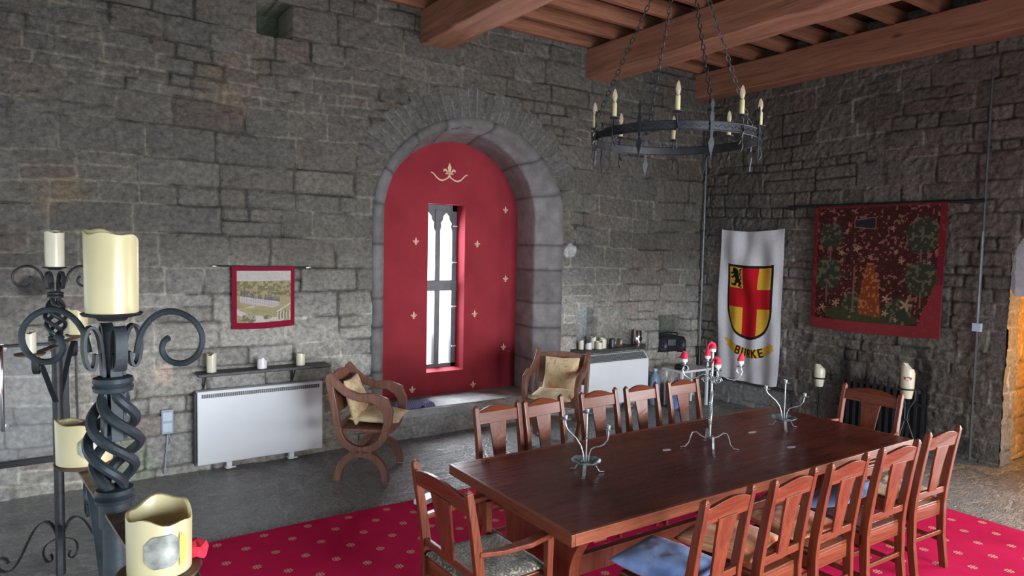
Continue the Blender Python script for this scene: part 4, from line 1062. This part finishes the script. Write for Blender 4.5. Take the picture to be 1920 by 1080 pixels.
# large dark-red woven hanging with trees and flowers
def big_tapestry():
    b0 = thing('woven_wall_hanging', 'large dark red woven hanging with trees and flowers on the right wall', 'tapestry', (-.05, -2.54, 2.67))
    W, Hh = 1.50, 1.47; n, m_ = 290, 285
    a, b = np.meshgrid(np.linspace(0, 1, n), np.linspace(0, 1, m_), indexing='ij')
    n1 = fbm(a*6, b*6, 3, 4); n2 = fbm(a*30, b*30, 8, 3); n3 = fbm(a*55, b*55, 12, 2)
    C = np.array([.044, .011, .010])*(.7+.6*n1[..., None])
    C = paint(C, n3 > .66, (.28, .12, .09), .7); C = paint(C, (n3 < .27), (.05, .035, .02), .6)
    # oval green ground
    C = paint(C, ((a-.48)/.36)**2+((b-.135)/.075+.12*(n1-.5))**2 < 1, (.035, .042, .018), .9)
    for (x, z, r) in ((.15, .76, .10), (.13, .46, .12), (.84, .76, .12), (.85, .45, .125), (.34, .24, .075), (.70, .18, .10)):
        q = ((a-x)**2+((b-z)*.9)**2 < r*r*(.55+.9*n2)); C = paint(C, q, (.030, .034, .022), .95); C = paint(C, q & (fbm(a*45, b*45, 31, 2) > .60), (.12, .11, .06), .8)
    for (x, z0_, z1_) in ((.15, .55, .68), (.13, .22, .36), (.84, .56, .66), (.35, .16, .52), (.85, .22, .34)):
        C = paint(C, (np.abs(a-x) < .007) & (b > z0_) & (b < z1_), (.17, .09, .05), .8)
    # tall flowering bush in the middle in rust orange
    C = paint(C, inpoly(a, b, [(.39, .15), (.57, .13), (.54, .40), (.49, .55), (.45, .55), (.41, .38)]) , (.18, .040, .014), .85*(.6+.4*1))
    C = paint(C, inpoly(a, b, [(.39, .15), (.57, .13), (.54, .40), (.49, .55), (.45, .55), (.41, .38)]) & (n3 > .58), (.36, .16, .05), .7)
    # pale flower heads and small round beds
    for (x, z, r) in ((.47, .60, .022), (.28, .80, .020), (.24, .63, .026), (.63, .82, .022), (.66, .64, .020), (.70, .57, .026), (.10, .18, .030), (.21, .22, .034), (.60, .28, .034), (.60, .17, .030), (.75, .24, .050), (.68, .12, .018), (.90, .56, .018), (.36, .66, .030), (.33, .12, .012)):
        th_ = np.arctan2(b-z, a-x); C = paint(C, np.sqrt((a-x)**2+(b-z)**2) < r*(.62+.38*np.cos(th_*5)), (.34, .22, .13), .85)
    C = paint(C, (np.abs(a-.42) < .085) & (np.abs(b-.86) < .040+.006*np.sin(a*30)), (.20, .09, .05)); C = paint(C, (np.abs(a-.42) < .078) & (np.abs(b-.86) < .033+.006*np.sin(a*30)), (.022, .018, .028))
    edge = (a < .035) | (a > .955) | (b > .985)
    C = paint(C, edge, (.16, .012, .022), .8); C = paint(C, (b < .085) | ((b < .40*sstep(.82, .95, a+.06*(n1-.5))) & (a > .84)), (.20, .026, .030), .9)
    P = np.stack([-.012-.014*np.sin(a*7+1.2*b)*(1-b*.8), -(a-.5)*W*(1-.012*(1-b)), -Hh+b*Hh-.0*a+(.02*a-.02*np.sin(PI*a))*(1-b)], -1)
    o = grid_mesh('cloth', P, M_cloth, C, parent=b0, flip=False); sm = o.modifiers.new('solid', 'SOLIDIFY'); sm.thickness = .004
    m = MB(); m.tube([(.0, 1.12, .02), (0, -1.08, .0)], .016, 8); m.build('rod', M_iron, b0)
    for y_ in (1.08, -.92): m = MB(); m.box((.03, y_, 0), (.06, .05, .05)); m.build('bracket', M_iron, b0, False)
big_tapestry()

# ------------------------------------------------------------------ chandelier
CX, CY, CZ = -4.385, -3.475, 2.84
ch = thing('chandelier', 'black iron ring chandelier with eight candle bulbs over the table', 'chandelier', (CX, CY, CZ))
RR = .535
m = MB()
circ = lambda r, z, n=72: [(r*math.cos(2*PI*k/n), r*math.sin(2*PI*k/n), z) for k in range(n)]
m.bar(circ(RR, 0), .006, .048, (0, 0, 1), None, True); m.build('ring', M_iron, ch, True)
for z in (-.026, .026): m = MB(); m.tube(circ(RR+.004, z), .0045, 6, True); m.build('ring_edging', M_iron, ch)
view = math.atan2(-6.658-CY, -7.8-CX)      # direction from the ring centre towards the viewer
m = MB()
for k in range(90):
    pass
m.bar([((RR+.006)*math.cos(2*PI*k/240), (RR+.006)*math.sin(2*PI*k/240), .009*math.sin(k*PI/2)) for k in range(240)], .004, .006, (0, 0, 1), None, True)
m.build('ring_pattern', M_iron2, ch, False)
def spear(a):
    m = MB(); x, y = (RR+.010)*math.cos(a), (RR+.010)*math.sin(a); rt = Matrix.Rotation(a, 3, 'Z')
    outl = [(0, .16), (.013, .125), (.006, .09), (.014, .05), (.010, .02), (.010, -.03), (.006, -.06), (.019, -.10), (.010, -.14), (.005, -.155), (0, -.19)]
    poly = outl+[(-p, q) for p, q in reversed(outl[1:-1])]
    m.prism(poly, lambda p, q, t: tuple(Vector((x, y, q))+rt @ Vector((t, p, 0))), -.004, .004)
    return m
for k in range(8):
    a = view+PI/8+k*PI/4
    spear(a).build('spear_ornament', M_iron, ch, False)
for k in range(8):
    a = view+k*PI/4+.02; x, y = RR*math.cos(a), RR*math.sin(a)
    arm = MB(); arm.bar([(x*.97, y*.97, -.09), (x*1.0, y*1.0, -.07), (x*1.03, y*1.03, -.02), (x*1.03, y*1.03, .06)], .010, .006, (0, 0, 1)); arm.tube([(x, y, .0), (x, y, .075)], .006, 6)
    arm.tube([(x*1.01, y*1.01, -.05), (x*1.03, y*1.03, -.11), (x, y, -.14)], .004, 6)
    h = arm.build('candle_arm', M_iron, ch, True)
    m = MB(); m.lathe([(0, 0), (.012, .0), (.034, .008), (.036, .012), (.0, .012)], (x, y, .07), 16); m.build('drip_pan', M_iron, h)
    m = MB(); m.lathe([(0, 0), (.0145, 0), (.0145, .085), (.012, .09), (0, .09)], (x, y, .082), 14, lambda q, i: .004*math.sin(3*q+k)*(i > 1)); s_ = m.build('candle_sleeve', M_wax, h)
    m = MB(); m.lathe([(.006, 0), (.010, .008), (.0155, .028), (.0165, .040), (.013, .060), (.007, .078), (0, .088)], (x, y, .172), 16); m.build('bulb', M_bulb, h)
    m = MB(); m.tube([(x, y, .172), (x+.004, y, .20), (x-.003, y, .215), (x+.002, y, .225)], .0022, 6); m.build('filament', M_fil, h)
TOP = Vector((-.03, -.05, 4.20-CZ))
def chain(p0, p1, lk=.048):
    m = MB(); d = p1-p0; n = max(2, int(d.length/(lk*.78))); t = d.normalized(); s0 = t.orthogonal().normalized(); s1 = t.cross(s0)
    for k in range(n):
        c = p0+d*((k+.5)/n); s_ = s0 if k % 2 else s1
        m.tube([c+t*(math.cos(q)*lk*.5)+s_*(math.sin(q)*lk*.24) for q in np.linspace(0, 2*PI, 9)[:-1]], .0034, 4, True)
    return m
for k in range(4):
    a = view+PI/8+k*PI/2
    chain(Vector((RR*math.cos(a), RR*math.sin(a), .12)), TOP).build('chain', M_iron, ch)
m = MB(); m.tube([tuple(TOP+Vector((.03*math.cos(q), 0, .03*math.sin(q)))) for q in np.linspace(0, 2*PI, 13)[:-1]], .006, 6, True); m.build('hook_ring', M_iron, ch)
m = MB(); m.box(tuple(TOP+Vector((0, 0, .045))), (.07, .07, .03)); m.build('ceiling_plate', M_iron, ch, False)

# ------------------------------------------------------------------ table candelabra
TZ = .761
def small_candelabrum(label, x, y, rz, reach, hc, ha, dish=M_dish):
    b = thing('table_candelabrum', label, 'candelabrum', (x, y, TZ), rz)
    m = MB(); m.lathe([(0, .060), (.04, .058), (.070, .064), (.090, .080), (.088, .083), (.069, .068), (.04, .062), (0, .064)], (0, 0, 0), 24, lambda q, i: .004*math.sin(8*q)*(2 < i < 6)); m.build('dish', dish, b)
    for k in range(3):
        a = -PI/2+k*2*PI/3; c_, s_ = math.cos(a), math.sin(a)
        m = MB(); m.bar([(c_*.03, s_*.03, .066), (c_*.05, s_*.05, .06), (c_*.085, s_*.085, .006), (c_*.115, s_*.115, .003)], .003, .020, (-s_, c_, 0)); 
        m.v = list(m.v); m.build('foot', M_pewter, b, False)
    def cup(px, py, pz, name):
        g = MB(); g.lathe([(0, -.004), (.010, -.002), (.032, .002), (.035, .007), (.012, .004), (.012, .008), (.0135, .028), (.0105, .028), (.009, .008), (0, .008)], (px, py, pz), 18); return g
    m = MB(); m.tube([(0, 0, .062), (0, 0, hc-.02)], .0045, 8); m.lathe([(0, -.008), (.008, 0), (0, .008)], (0, 0, hc*.55), 10); st_ = m.build('stem', M_pewter, b); cup(0, 0, hc-.02, 'cup').build('cup', M_pewter, st_)
    for k in range(2):
        a = k*PI; c_, s_ = math.cos(a), math.sin(a); zz_ = ha+(.03 if k else -.01)
        pr = [(.012, .06), (.018, .12), (.030, .155), (.055, .170), (.080, .175), (.105, .190), (.125, .22), (.129, .25), (.129, ha)] if not k else [(.012, .06), (.020, .11), (.034, .15), (.060, .185), (.090, .21), (.118, .235), (.129, .262), (.129, ha+.04)]
        pts = [(c_*r_*reach/.115, s_*r_*reach/.115, z_*zz_/(ha+.0) if z_ < ha else zz_) for r_, z_ in pr]
        m = MB(); m.tube(pts, .004, 8); ar = m.build('arm', M_pewter, b)
        cup(pts[-1][0], pts[-1][1], zz_, 'cup').build('cup', M_pewter, ar)
    return b
small_candelabrum('small iron candelabrum nearest the camera on the table', -5.205, -3.62, math.radians(-48), .115, .385, .285)
small_candelabrum('small iron candelabrum with a blue-beaded dish at the far end of the table', -3.20, -3.585, math.radians(-46), .125, .365, .26)
b = thing('tall_candelabrum', 'tall twisted-stem silver candelabrum in the middle of the table', 'candelabrum', (-4.145, -3.66, TZ), math.radians(-40))
for k in range(4):
    a = k*PI/2; c_, s_ = math.cos(a), math.sin(a)
    pr = [(.010, .085), (.030, .075), (.060, .088), (.090, .112), (.115, .108), (.130, .070), (.138, .035), (.160, .008), (.195, .003)]
    m = MB(); m.bar([(c_*r, s_*r, z) for r, z in pr], .004, .014, (-s_, c_, 0)); m.build('foot', M_pewter, b, False)
m = MB(); m.tube([(0, 0, .075), (0, 0, .66)], .008, 10)
for q in range(4):
    m.tube([(.0085*math.cos(q*PI/2+t*9*PI), .0085*math.sin(q*PI/2+t*9*PI), .17+.23*t) for t in np.linspace(0, 1, 70)], .0042, 5)
st_ = m.build('twisted_stem', M_pewter, b)
hold = []
for k in range(4):
    a = k*PI/2; c_, s_ = math.cos(a), math.sin(a); R1 = .185
    pts = [(.01, .47), (.03, .50), (.06, .51), (.10, .485), (.15, .475), (R1, .50), (R1+.012, .535), (R1, .565), (R1-.02, .56), (R1-.026, .54), (R1-.012, .525)]
    m = MB(); m.tube([(c_*r, s_*r, z) for r, z in pts], .0042, 8)
    sp = [(.045+.022*math.cos(t)*(1-t/14), .47+.022*math.sin(t)*(1-t/14)) for t in np.linspace(0, 9, 26)]
    m.tube([(c_*r, s_*r, z) for r, z in sp], .0035, 6); ar = m.build('arm', M_pewter, b)
    m = MB(); m.lathe([(0, 0), (.026, .002), (.028, .006), (.010, .005), (.011, .022), (0, .022)], (c_*R1, s_*R1, .566), 16); m.build('cup', M_pewter, ar)
    hold.append((c_*R1, s_*R1, .588, a))
hold.append((0, 0, .665, 0))
names = ['right', 'back', 'left', 'front', 'top']
tr = math.radians(-40)
orn0 = None
for i, (x, y, z, a) in enumerate(hold):
    X = -4.145+x*math.cos(tr)-y*math.sin(tr); Yy = -3.66+x*math.sin(tr)+y*math.cos(tr)
    if orn0 is None:
        o = thing('santa_hat_ornament', 'x', 'ornament')
        m = MB(); m.lathe([(0, 0), (.018, 0), (.021, .012), (.018, .026), (0, .030)], (0, 0, 0), 14); m.build('head', M_whitefelt, o)
        m = MB(); m.lathe([(0, .02), (.022, .022), (.024, .030), (.021, .038), (0, .038)], (0, 0, 0), 14); m.build('hat_band', M_redfelt, o)
        m = MB(); m.tube([(0, 0, .034), (.003, 0, .052), (.014, .003, .063), (.028, .006, .052), (.034, .008, .036)], [.022, .017, .011, .007, .004], 12); m.build('hat', M_redfelt, o)
        m = MB(); m.lathe([(0, -.008), (.007, -.004), (.008, 0), (.007, .004), (0, .008)], (.036, .009, .030), 10); m.build('bobble', M_redfelt, o)
        orn0 = o
    else: o = copy_tree(orn0)
    o.location = (X, Yy, TZ+z); o.rotation_euler = (0, 0, .6*i)
    tag(o, 'red-hatted ornament on the %s holder of the tall candelabrum' % {'right': 'right-hand', 'back': 'farthest', 'left': 'left-hand', 'front': 'nearest', 'top': 'topmost'}[names[i]], 'ornament', 'red-hatted ornaments on the tall candelabrum')

# ------------------------------------------------------------------ tall floor candelabra
def spiral(cx, cz, r0, a0, turns, n=26, dec=.55, ex=1.0):
    return [(cx+r0*(1-dec*t)*math.cos(a0+turns*2*PI*t)*ex, cz+r0*(1-dec*t)*math.sin(a0+turns*2*PI*t)) for t in np.linspace(0, 1, n)]
def floor_stand(label, x, y, rz, arm_dir, mat):
    b = thing('floor_candelabrum', label, 'candle stand', (x, y, 0), rz)     # local x = across the view, top scrolls lie in local xz
    H = 1.92
    def smooth(Q, k=3):
        o_ = []
        for i in range(len(Q)-1):
            for t in (0, .34, .67): o_.append(tuple(Q[i][c]*(1-t)+Q[i+1][c]*t for c in range(3)))
        o_.append(tuple(Q[-1]))
        for _ in range(k): o_ = [o_[0]]+[tuple((o_[i-1][c]+o_[i][c]*2+o_[i+1][c])/4 for c in range(3)) for i in range(1, len(o_)-1)]+[o_[-1]]
        return o_
    m = MB(); m.lathe([(0, 0), (.030, 0), (.034, .006), (.062, .012), (.066, .018), (0, .018)], (0, 0, H-.012), 24); m.build('top_pan', M_iron, b)
    for s_ in (-1, 1):
        pts = [(s_*.055, H-.09), (s_*.065, H-.035), (s_*.10, H+.006), (s_*.145, H+.016), (s_*.19, H-.005), (s_*.215, H-.045), (s_*.205, H-.09), (s_*.17, H-.118), (s_*.13, H-.112), (s_*.112, H-.085), (s_*.118, H-.060), (s_*.132, H-.052)]
        P_ = []
        for i in range(len(pts)-1):
            for t in (0, .33, .66): P_.append((pts[i][0]*(1-t)+pts[i+1][0]*t, 0, pts[i][1]*(1-t)+pts[i+1][1]*t))
        P_.append((pts[-1][0], 0, pts[-1][1]))
        for _ in range(3): P_ = [P_[0]]+[tuple((P_[i-1][k]+P_[i][k]*2+P_[i+1][k])/4 for k in range(3)) for i in range(1, len(P_)-1)]+[P_[-1]]
        m = MB(); m.tube(P_, .0075, 8); m.build('scroll', mat, b)
    for k in range(4):     # four straps with in-rolled curls under the pan
        a = PI/4+k*PI/2; c_, s_ = math.cos(a), math.sin(a)
        pts = [(.022, H-.30), (.020, H-.20), (.022, H-.10), (.028, H-.04), (.045, H-.02), (.058, H-.035), (.062, H-.07), (.058, H-.11), (.048, H-.13), (.038, H-.12), (.036, H-.09)]
        m = MB(); m.bar(smooth([(c_*r, s_*r, z) for r, z in pts]), .007, .026, (-s_, c_, 0)); m.v = m.v; m.build('strap', mat, b, True, .002)
    m = MB(); m.lathe([(.030, 0), (.042, .004), (.044, .014), (.040, .020), (.044, .026), (.042, .036), (.030, .040)], (0, 0, H-.185), 24); m.build('collar', mat, b)
    # open basket twist
    z0, z1 = 1.50, 1.735
    for k in range(4):
        P_ = []
        for t in np.linspace(0, 1, 40):
            r = .018+.037*math.sin(PI*t)**.9; a = 2*PI*k/4-t*2*PI*.9; P_.append((r*math.cos(a), r*math.sin(a), z0+(z1-z0)*t))
        m = MB(); m.tube(P_, .0120, 8); m.build('basket_rod', mat, b)
    m = MB(); m.lathe([(0, 0), (.030, 0), (.042, .004), (.044, .014), (.038, .020), (.044, .026), (.040, .036), (.028, .040), (0, .04)], (0, 0, z0-.035), 24); m.lathe([(0, -.06), (.034, -.06), (.036, 0), (0, 0)], (0, 0, z0-.03), 20); m.build('collar', mat, b)
    m = MB(); m.tube([(0, 0, .0), (0, 0, z0-.06)], .027, 16); m.build('pole', mat, b)
    # cross arm with side candle pans
    ca, sa = math.cos(arm_dir), math.sin(arm_dir); L1 = .42
    m = MB(); m.bar([(-ca*L1, -sa*L1, 1.445), (ca*L1, sa*L1, 1.445)], .050, .008, (0, 0, 1)); m.build('cross_arm', M_rust, b, False, .001)
    for s_ in (-1, 1):
        pts = [(.026, 1.10), (.10, 1.18), (.20, 1.31), (.30, 1.415), (.345, 1.43), (.36, 1.40), (.355, 1.35), (.33, 1.325), (.305, 1.335), (.30, 1.37)]
        m = MB(); m.bar(smooth([(ca*r*s_, sa*r*s_, z) for r, z in pts]), .007, .030, (-sa, ca, 0)); m.build('arm_brace', mat, b, True, .002)
        m = MB(); m.lathe([(0, 0), (.070, .0), (.076, .010), (.072, .012), (0, .006)], (ca*L1*s_, sa*L1*s_, 1.449), 24); m.build('side_pan', M_rust, b)
    for k in range(3):     # scrolled tripod feet
        a = rz*0+PI/6+k*2*PI/3; c_, s_ = math.cos(a), math.sin(a)
        pts = [(.02, .26), (.05, .33), (.10, .345), (.16, .29), (.22, .15), (.28, .03), (.34, .008), (.385, .04), (.39, .085), (.36, .11), (.325, .10), (.315, .07)]
        m = MB(); m.bar(smooth([(c_*r, s_*r, z) for r, z in pts]), .008, .028, (-s_, c_, 0)); m.build('foot', mat, b, True, .002)
        pts = [(.035, .22), (.08, .20), (.11, .15), (.10, .09), (.065, .07), (.045, .10), (.06, .13)]
        m = MB(); m.bar(smooth([(c_*r, s_*r, z) for r, z in pts]), .006, .022, (-s_, c_, 0)); m.build('foot_curl', mat, b, True, .002)
    return b, (ca*L1, sa*L1)
def rot2(v, a): return (v[0]*math.cos(a)-v[1]*math.sin(a), v[0]*math.sin(a)+v[1]*math.cos(a))
nX, nY = -7.70, -4.80
vdir = math.atan2(R_[1], R_[0])       # scroll plane faces the view
b, av = floor_stand('near black iron floor candelabrum at the left, thick candle on top', nX, nY, vdir+.05, math.radians(-83)-vdir-.05, M_iron2)
candle('pillar_candle', 'large cream candle with a broken rim on top of the near floor candelabrum', nX, nY, 1.927, .0575, .187, M_wax, .10, 21, ph=-1.3, melt=.085, wick=False)
rv = rot2(av, vdir+.05)
def label_patch(parent, r, h, z, ang, wd):
    m = MB(); n = 16; cols = []
    for k in range(n+1):
        p = -.5+k/n; e = .5 if abs(p) < .28 else .5-(abs(p)-.28)/.22*.25; cols.append((p*wd/r, e*h))
    for rr_ in (.0022,):
        vs = [((r+rr_)*math.cos(ang+p), (r+rr_)*math.sin(ang+p), z+sg*e) for p, e in cols for sg in (-1, 1)]
        m.add(vs, [(2*k, 2*k+2, 2*k+3, 2*k+1) for k in range(n)])
    return m.build('paper_label', M_label, parent, True)
nF = (nX+rv[0], nY+rv[1]); nB = (nX-rv[0], nY-rv[1])
NF = candle('pillar_candle', 'squat half-melted cream candle with a silver label, closest to the camera', nF[0], nF[1], 1.461, .058, .115, M_wax, .50, 22, melt=.18, wick=False)
toc = math.atan2(-6.658-nF[1], -7.8-nF[0])
label_patch(NF, .058, .062, .055, toc+.10, .062)
m = MB(); ys_ = [(.40+.03*k, .030*(1-.5*(k/9)**2)*(1+.25*math.sin(k*2.3))) for k in range(10)]
m.add([((.0605)*math.cos(toc+.20+p), (.0605)*math.sin(toc+.20+p), .052+sg*e) for p, e in ys_ for sg in (-1, 1)], [(2*k, 2*k+2, 2*k+3, 2*k+1) for k in range(9)])
m.build('yellow_label', M_yellow, NF, False)
NB = candle('pillar_candle', 'squat cream candle behind the twisted basket of the near floor candelabrum', nB[0], nB[1], 1.461, .072, .115, M_wax, .60, 27, melt=.14, wick=False)
label_patch(NB, .072, .062, .055, math.atan2(-6.658-nB[1], -7.8-nB[0])+.25, .066)
m = MB(); m.lathe([(0, 0), (.018, 0), (.022, .012), (.018, .026), (0, .03)], (nF[0]+.070, nF[1]+.02, 1.463), 14, lambda q, i: .004*math.sin(3*q+i)); tag(m.build('red_wax_lump', M_redfelt), 'small lump of red wax behind the nearest squat candle', 'wax')
fX, fY = -7.83, -1.69
b, av = floor_stand('far black iron floor candelabrum behind the near one at the left', fX, fY, 0, 1.28, M_iron)
rv = rot2(av, 0)
candle('pillar_candle', 'ivory candle on top of the far floor candelabrum', fX, fY, 1.927, .052, .215, M_wax2, .08, 31, melt=.06)
candle('pillar_candle', 'thin ivory candle on the left arm of the far floor candelabrum', fX-rv[0], fY-rv[1], 1.461, .032, .12, M_wax2, .1, 32)
candle('pillar_candle', 'broken cream candle on the right arm of the far floor candelabrum', fX+rv[0], fY+rv[1], 1.461, .060, .15, M_wax, .3, 33, melt=.25)

# ------------------------------------------------------------------ torch stands, fire basket by the right wall
def torch(label, x, y, z, r, h, mark=False):
    b = thing('torch_stand', label, 'candle stand', (x, y, 0), random.random())
    for k in range(3):
        a = k*2*PI/3+.4; c_, s_ = math.cos(a), math.sin(a)
        pts = [(.17, 0), (.13, .06), (.05, z*.45), (.012, z*.62), (.02, z*.78), (r+.012, z-.01), (r+.014, z+.08)]
        m = MB(); m.tube([(c_*p, s_*p, q) for p, q in pts], .008, 6); m.build('leg', M_iron, b)
    m = MB(); m.tube([((r+.012)*math.cos(q), (r+.012)*math.sin(q), z+.09) for q in np.linspace(0, 2*PI, 21)[:-1]], .008, 6, True); m.build('holder_ring', M_iron, b)
    m = MB(); m.tube([((.03)*math.cos(q), (.03)*math.sin(q), z*.62) for q in np.linspace(0, 2*PI, 13)[:-1]], .008, 6, True); m.build('binding_ring', M_iron, b)
    c = thing('pillar_candle', 'tall slanting-topped cream candle held in the %s torch stand' % ('right-hand' if mark else 'left-hand'), 'candle', (x, y, z-.01))
    wob = lambda a, i: h*(.10*math.sin(a-.4)+.03*math.sin(3*a)) if i in (3, 4, 5) else 0
    m = MB(); m.lathe([(0, 0), (r*.72, 0), (r*.95, h*.3), (r, h*.82), (r*.82, h*.93), (0, h*.90)], (0, 0, 0), 24, wob); m.build('wax', M_wax2, c)
    if mark:
        m = MB(); m.prism([(-.5, -.1), (-.1, -.22), (.5, -.15), (.6, .12), (.1, .2), (-.6, .15)], lambda p, q, t: ((r+t)*math.cos(3.6+p), (r+t)*math.sin(3.6+p), h*.60+q*.10), -.002, .002); m.build('red_wax_mark', simple('red_wax', (.28, .03, .03), .5), c, False)
torch('black iron tripod torch stand by the right wall, right of the end armchair', -.45, -3.165, .62, .068, .36, True)
torch('black iron tripod torch stand by the right wall, left of the end armchair', -.42, -2.165, .56, .062, .255)
b = thing('fire_basket', 'black iron screen with pointed uprights behind the end armchair', 'fire screen', (-.16, -2.75, 0))
m = MB(); m.box((0, 0, .05), (.16, .95, .03)); m.box((0, 0, .50), (.02, .95, .03)); m.build('frame', M_iron, b, False)
for k in range(13):
    y_ = -.45+.075*k; m = MB(); m.prism([(-.016, .06), (.016, .06), (.012, .52), (.022, .60), (0, .70+.05*(k % 2)), (-.022, .60), (-.012, .52)], lambda p, q, t: (t, y_+p, q), -.006, .006); m.build('upright', M_iron, b, False)
m = MB(); m.box((.06, 0, .33), (.01, .93, .56)); m.build('back_plate', M_black, b, False)

# ------------------------------------------------------------------ odds and ends
def cloth_blob(name, label, cat, loc, w_, d_, t_, mat, seed):
    U_g, V_g = np.meshgrid(np.linspace(-1, 1, 40), np.linspace(-1, 1, 30), indexing='ij')
    e = np.clip(1-np.maximum(np.abs(U_g)+.15*(fbm(V_g*3, U_g*0, seed, 2)-.5), np.abs(V_g)+.15*(fbm(U_g*3, V_g*0, seed+1, 2)-.5)), 0, .15)/.15
    z = t_*e**.5*(.45+.75*fbm(U_g*2.2, V_g*2.2, seed+2, 3))
    o = grid_mesh(name, np.stack([U_g*w_/2, V_g*d_/2, z], -1), mat); o.location = loc
    return tag(o, label, cat)
cloth_blob('folded_cloth', 'folded blue and white striped cloth on the niche ledge', 'cloth', (-4.56, .17, .303), .50, .26, .055, M_fstripe, 4)
m = MB(); m.box((0, 0, .022), (.22, .10, .04)); o = m.build('white_box', M_white, None, False, .004); o.location = (-5.34, -1.80, .012); o.rotation_euler = (0, 0, .45); tag(o, 'flat white box lying at the edge of the rug behind the near armchair', 'box')
for i, pxy in enumerate([(1410, 810), (1250, 843), (1483, 838)]):
    p = ray_z(pxy, .7615); m = MB(); rr_ = random.Random(i)
    m.prism([(.032*math.cos(t)*(1+.5*rr_.random()), .014*math.sin(t)*(1+.6*rr_.random())) for t in np.linspace(0, 2*PI, 10)[:-1]], lambda a_, b_, t: (a_, b_, t), 0, .0008)
    o = m.build('wax_drip', M_wax3, None, False); o.location = (p[0], p[1], .7602); tag(o, ['pale wax drip on the table between the tall and the far candelabrum', 'pale wax drip on the table left of the tall candelabrum', 'pale wax drip on the table in front of the far candelabrum'][i], 'wax drip', 'wax drips on the tabletop')
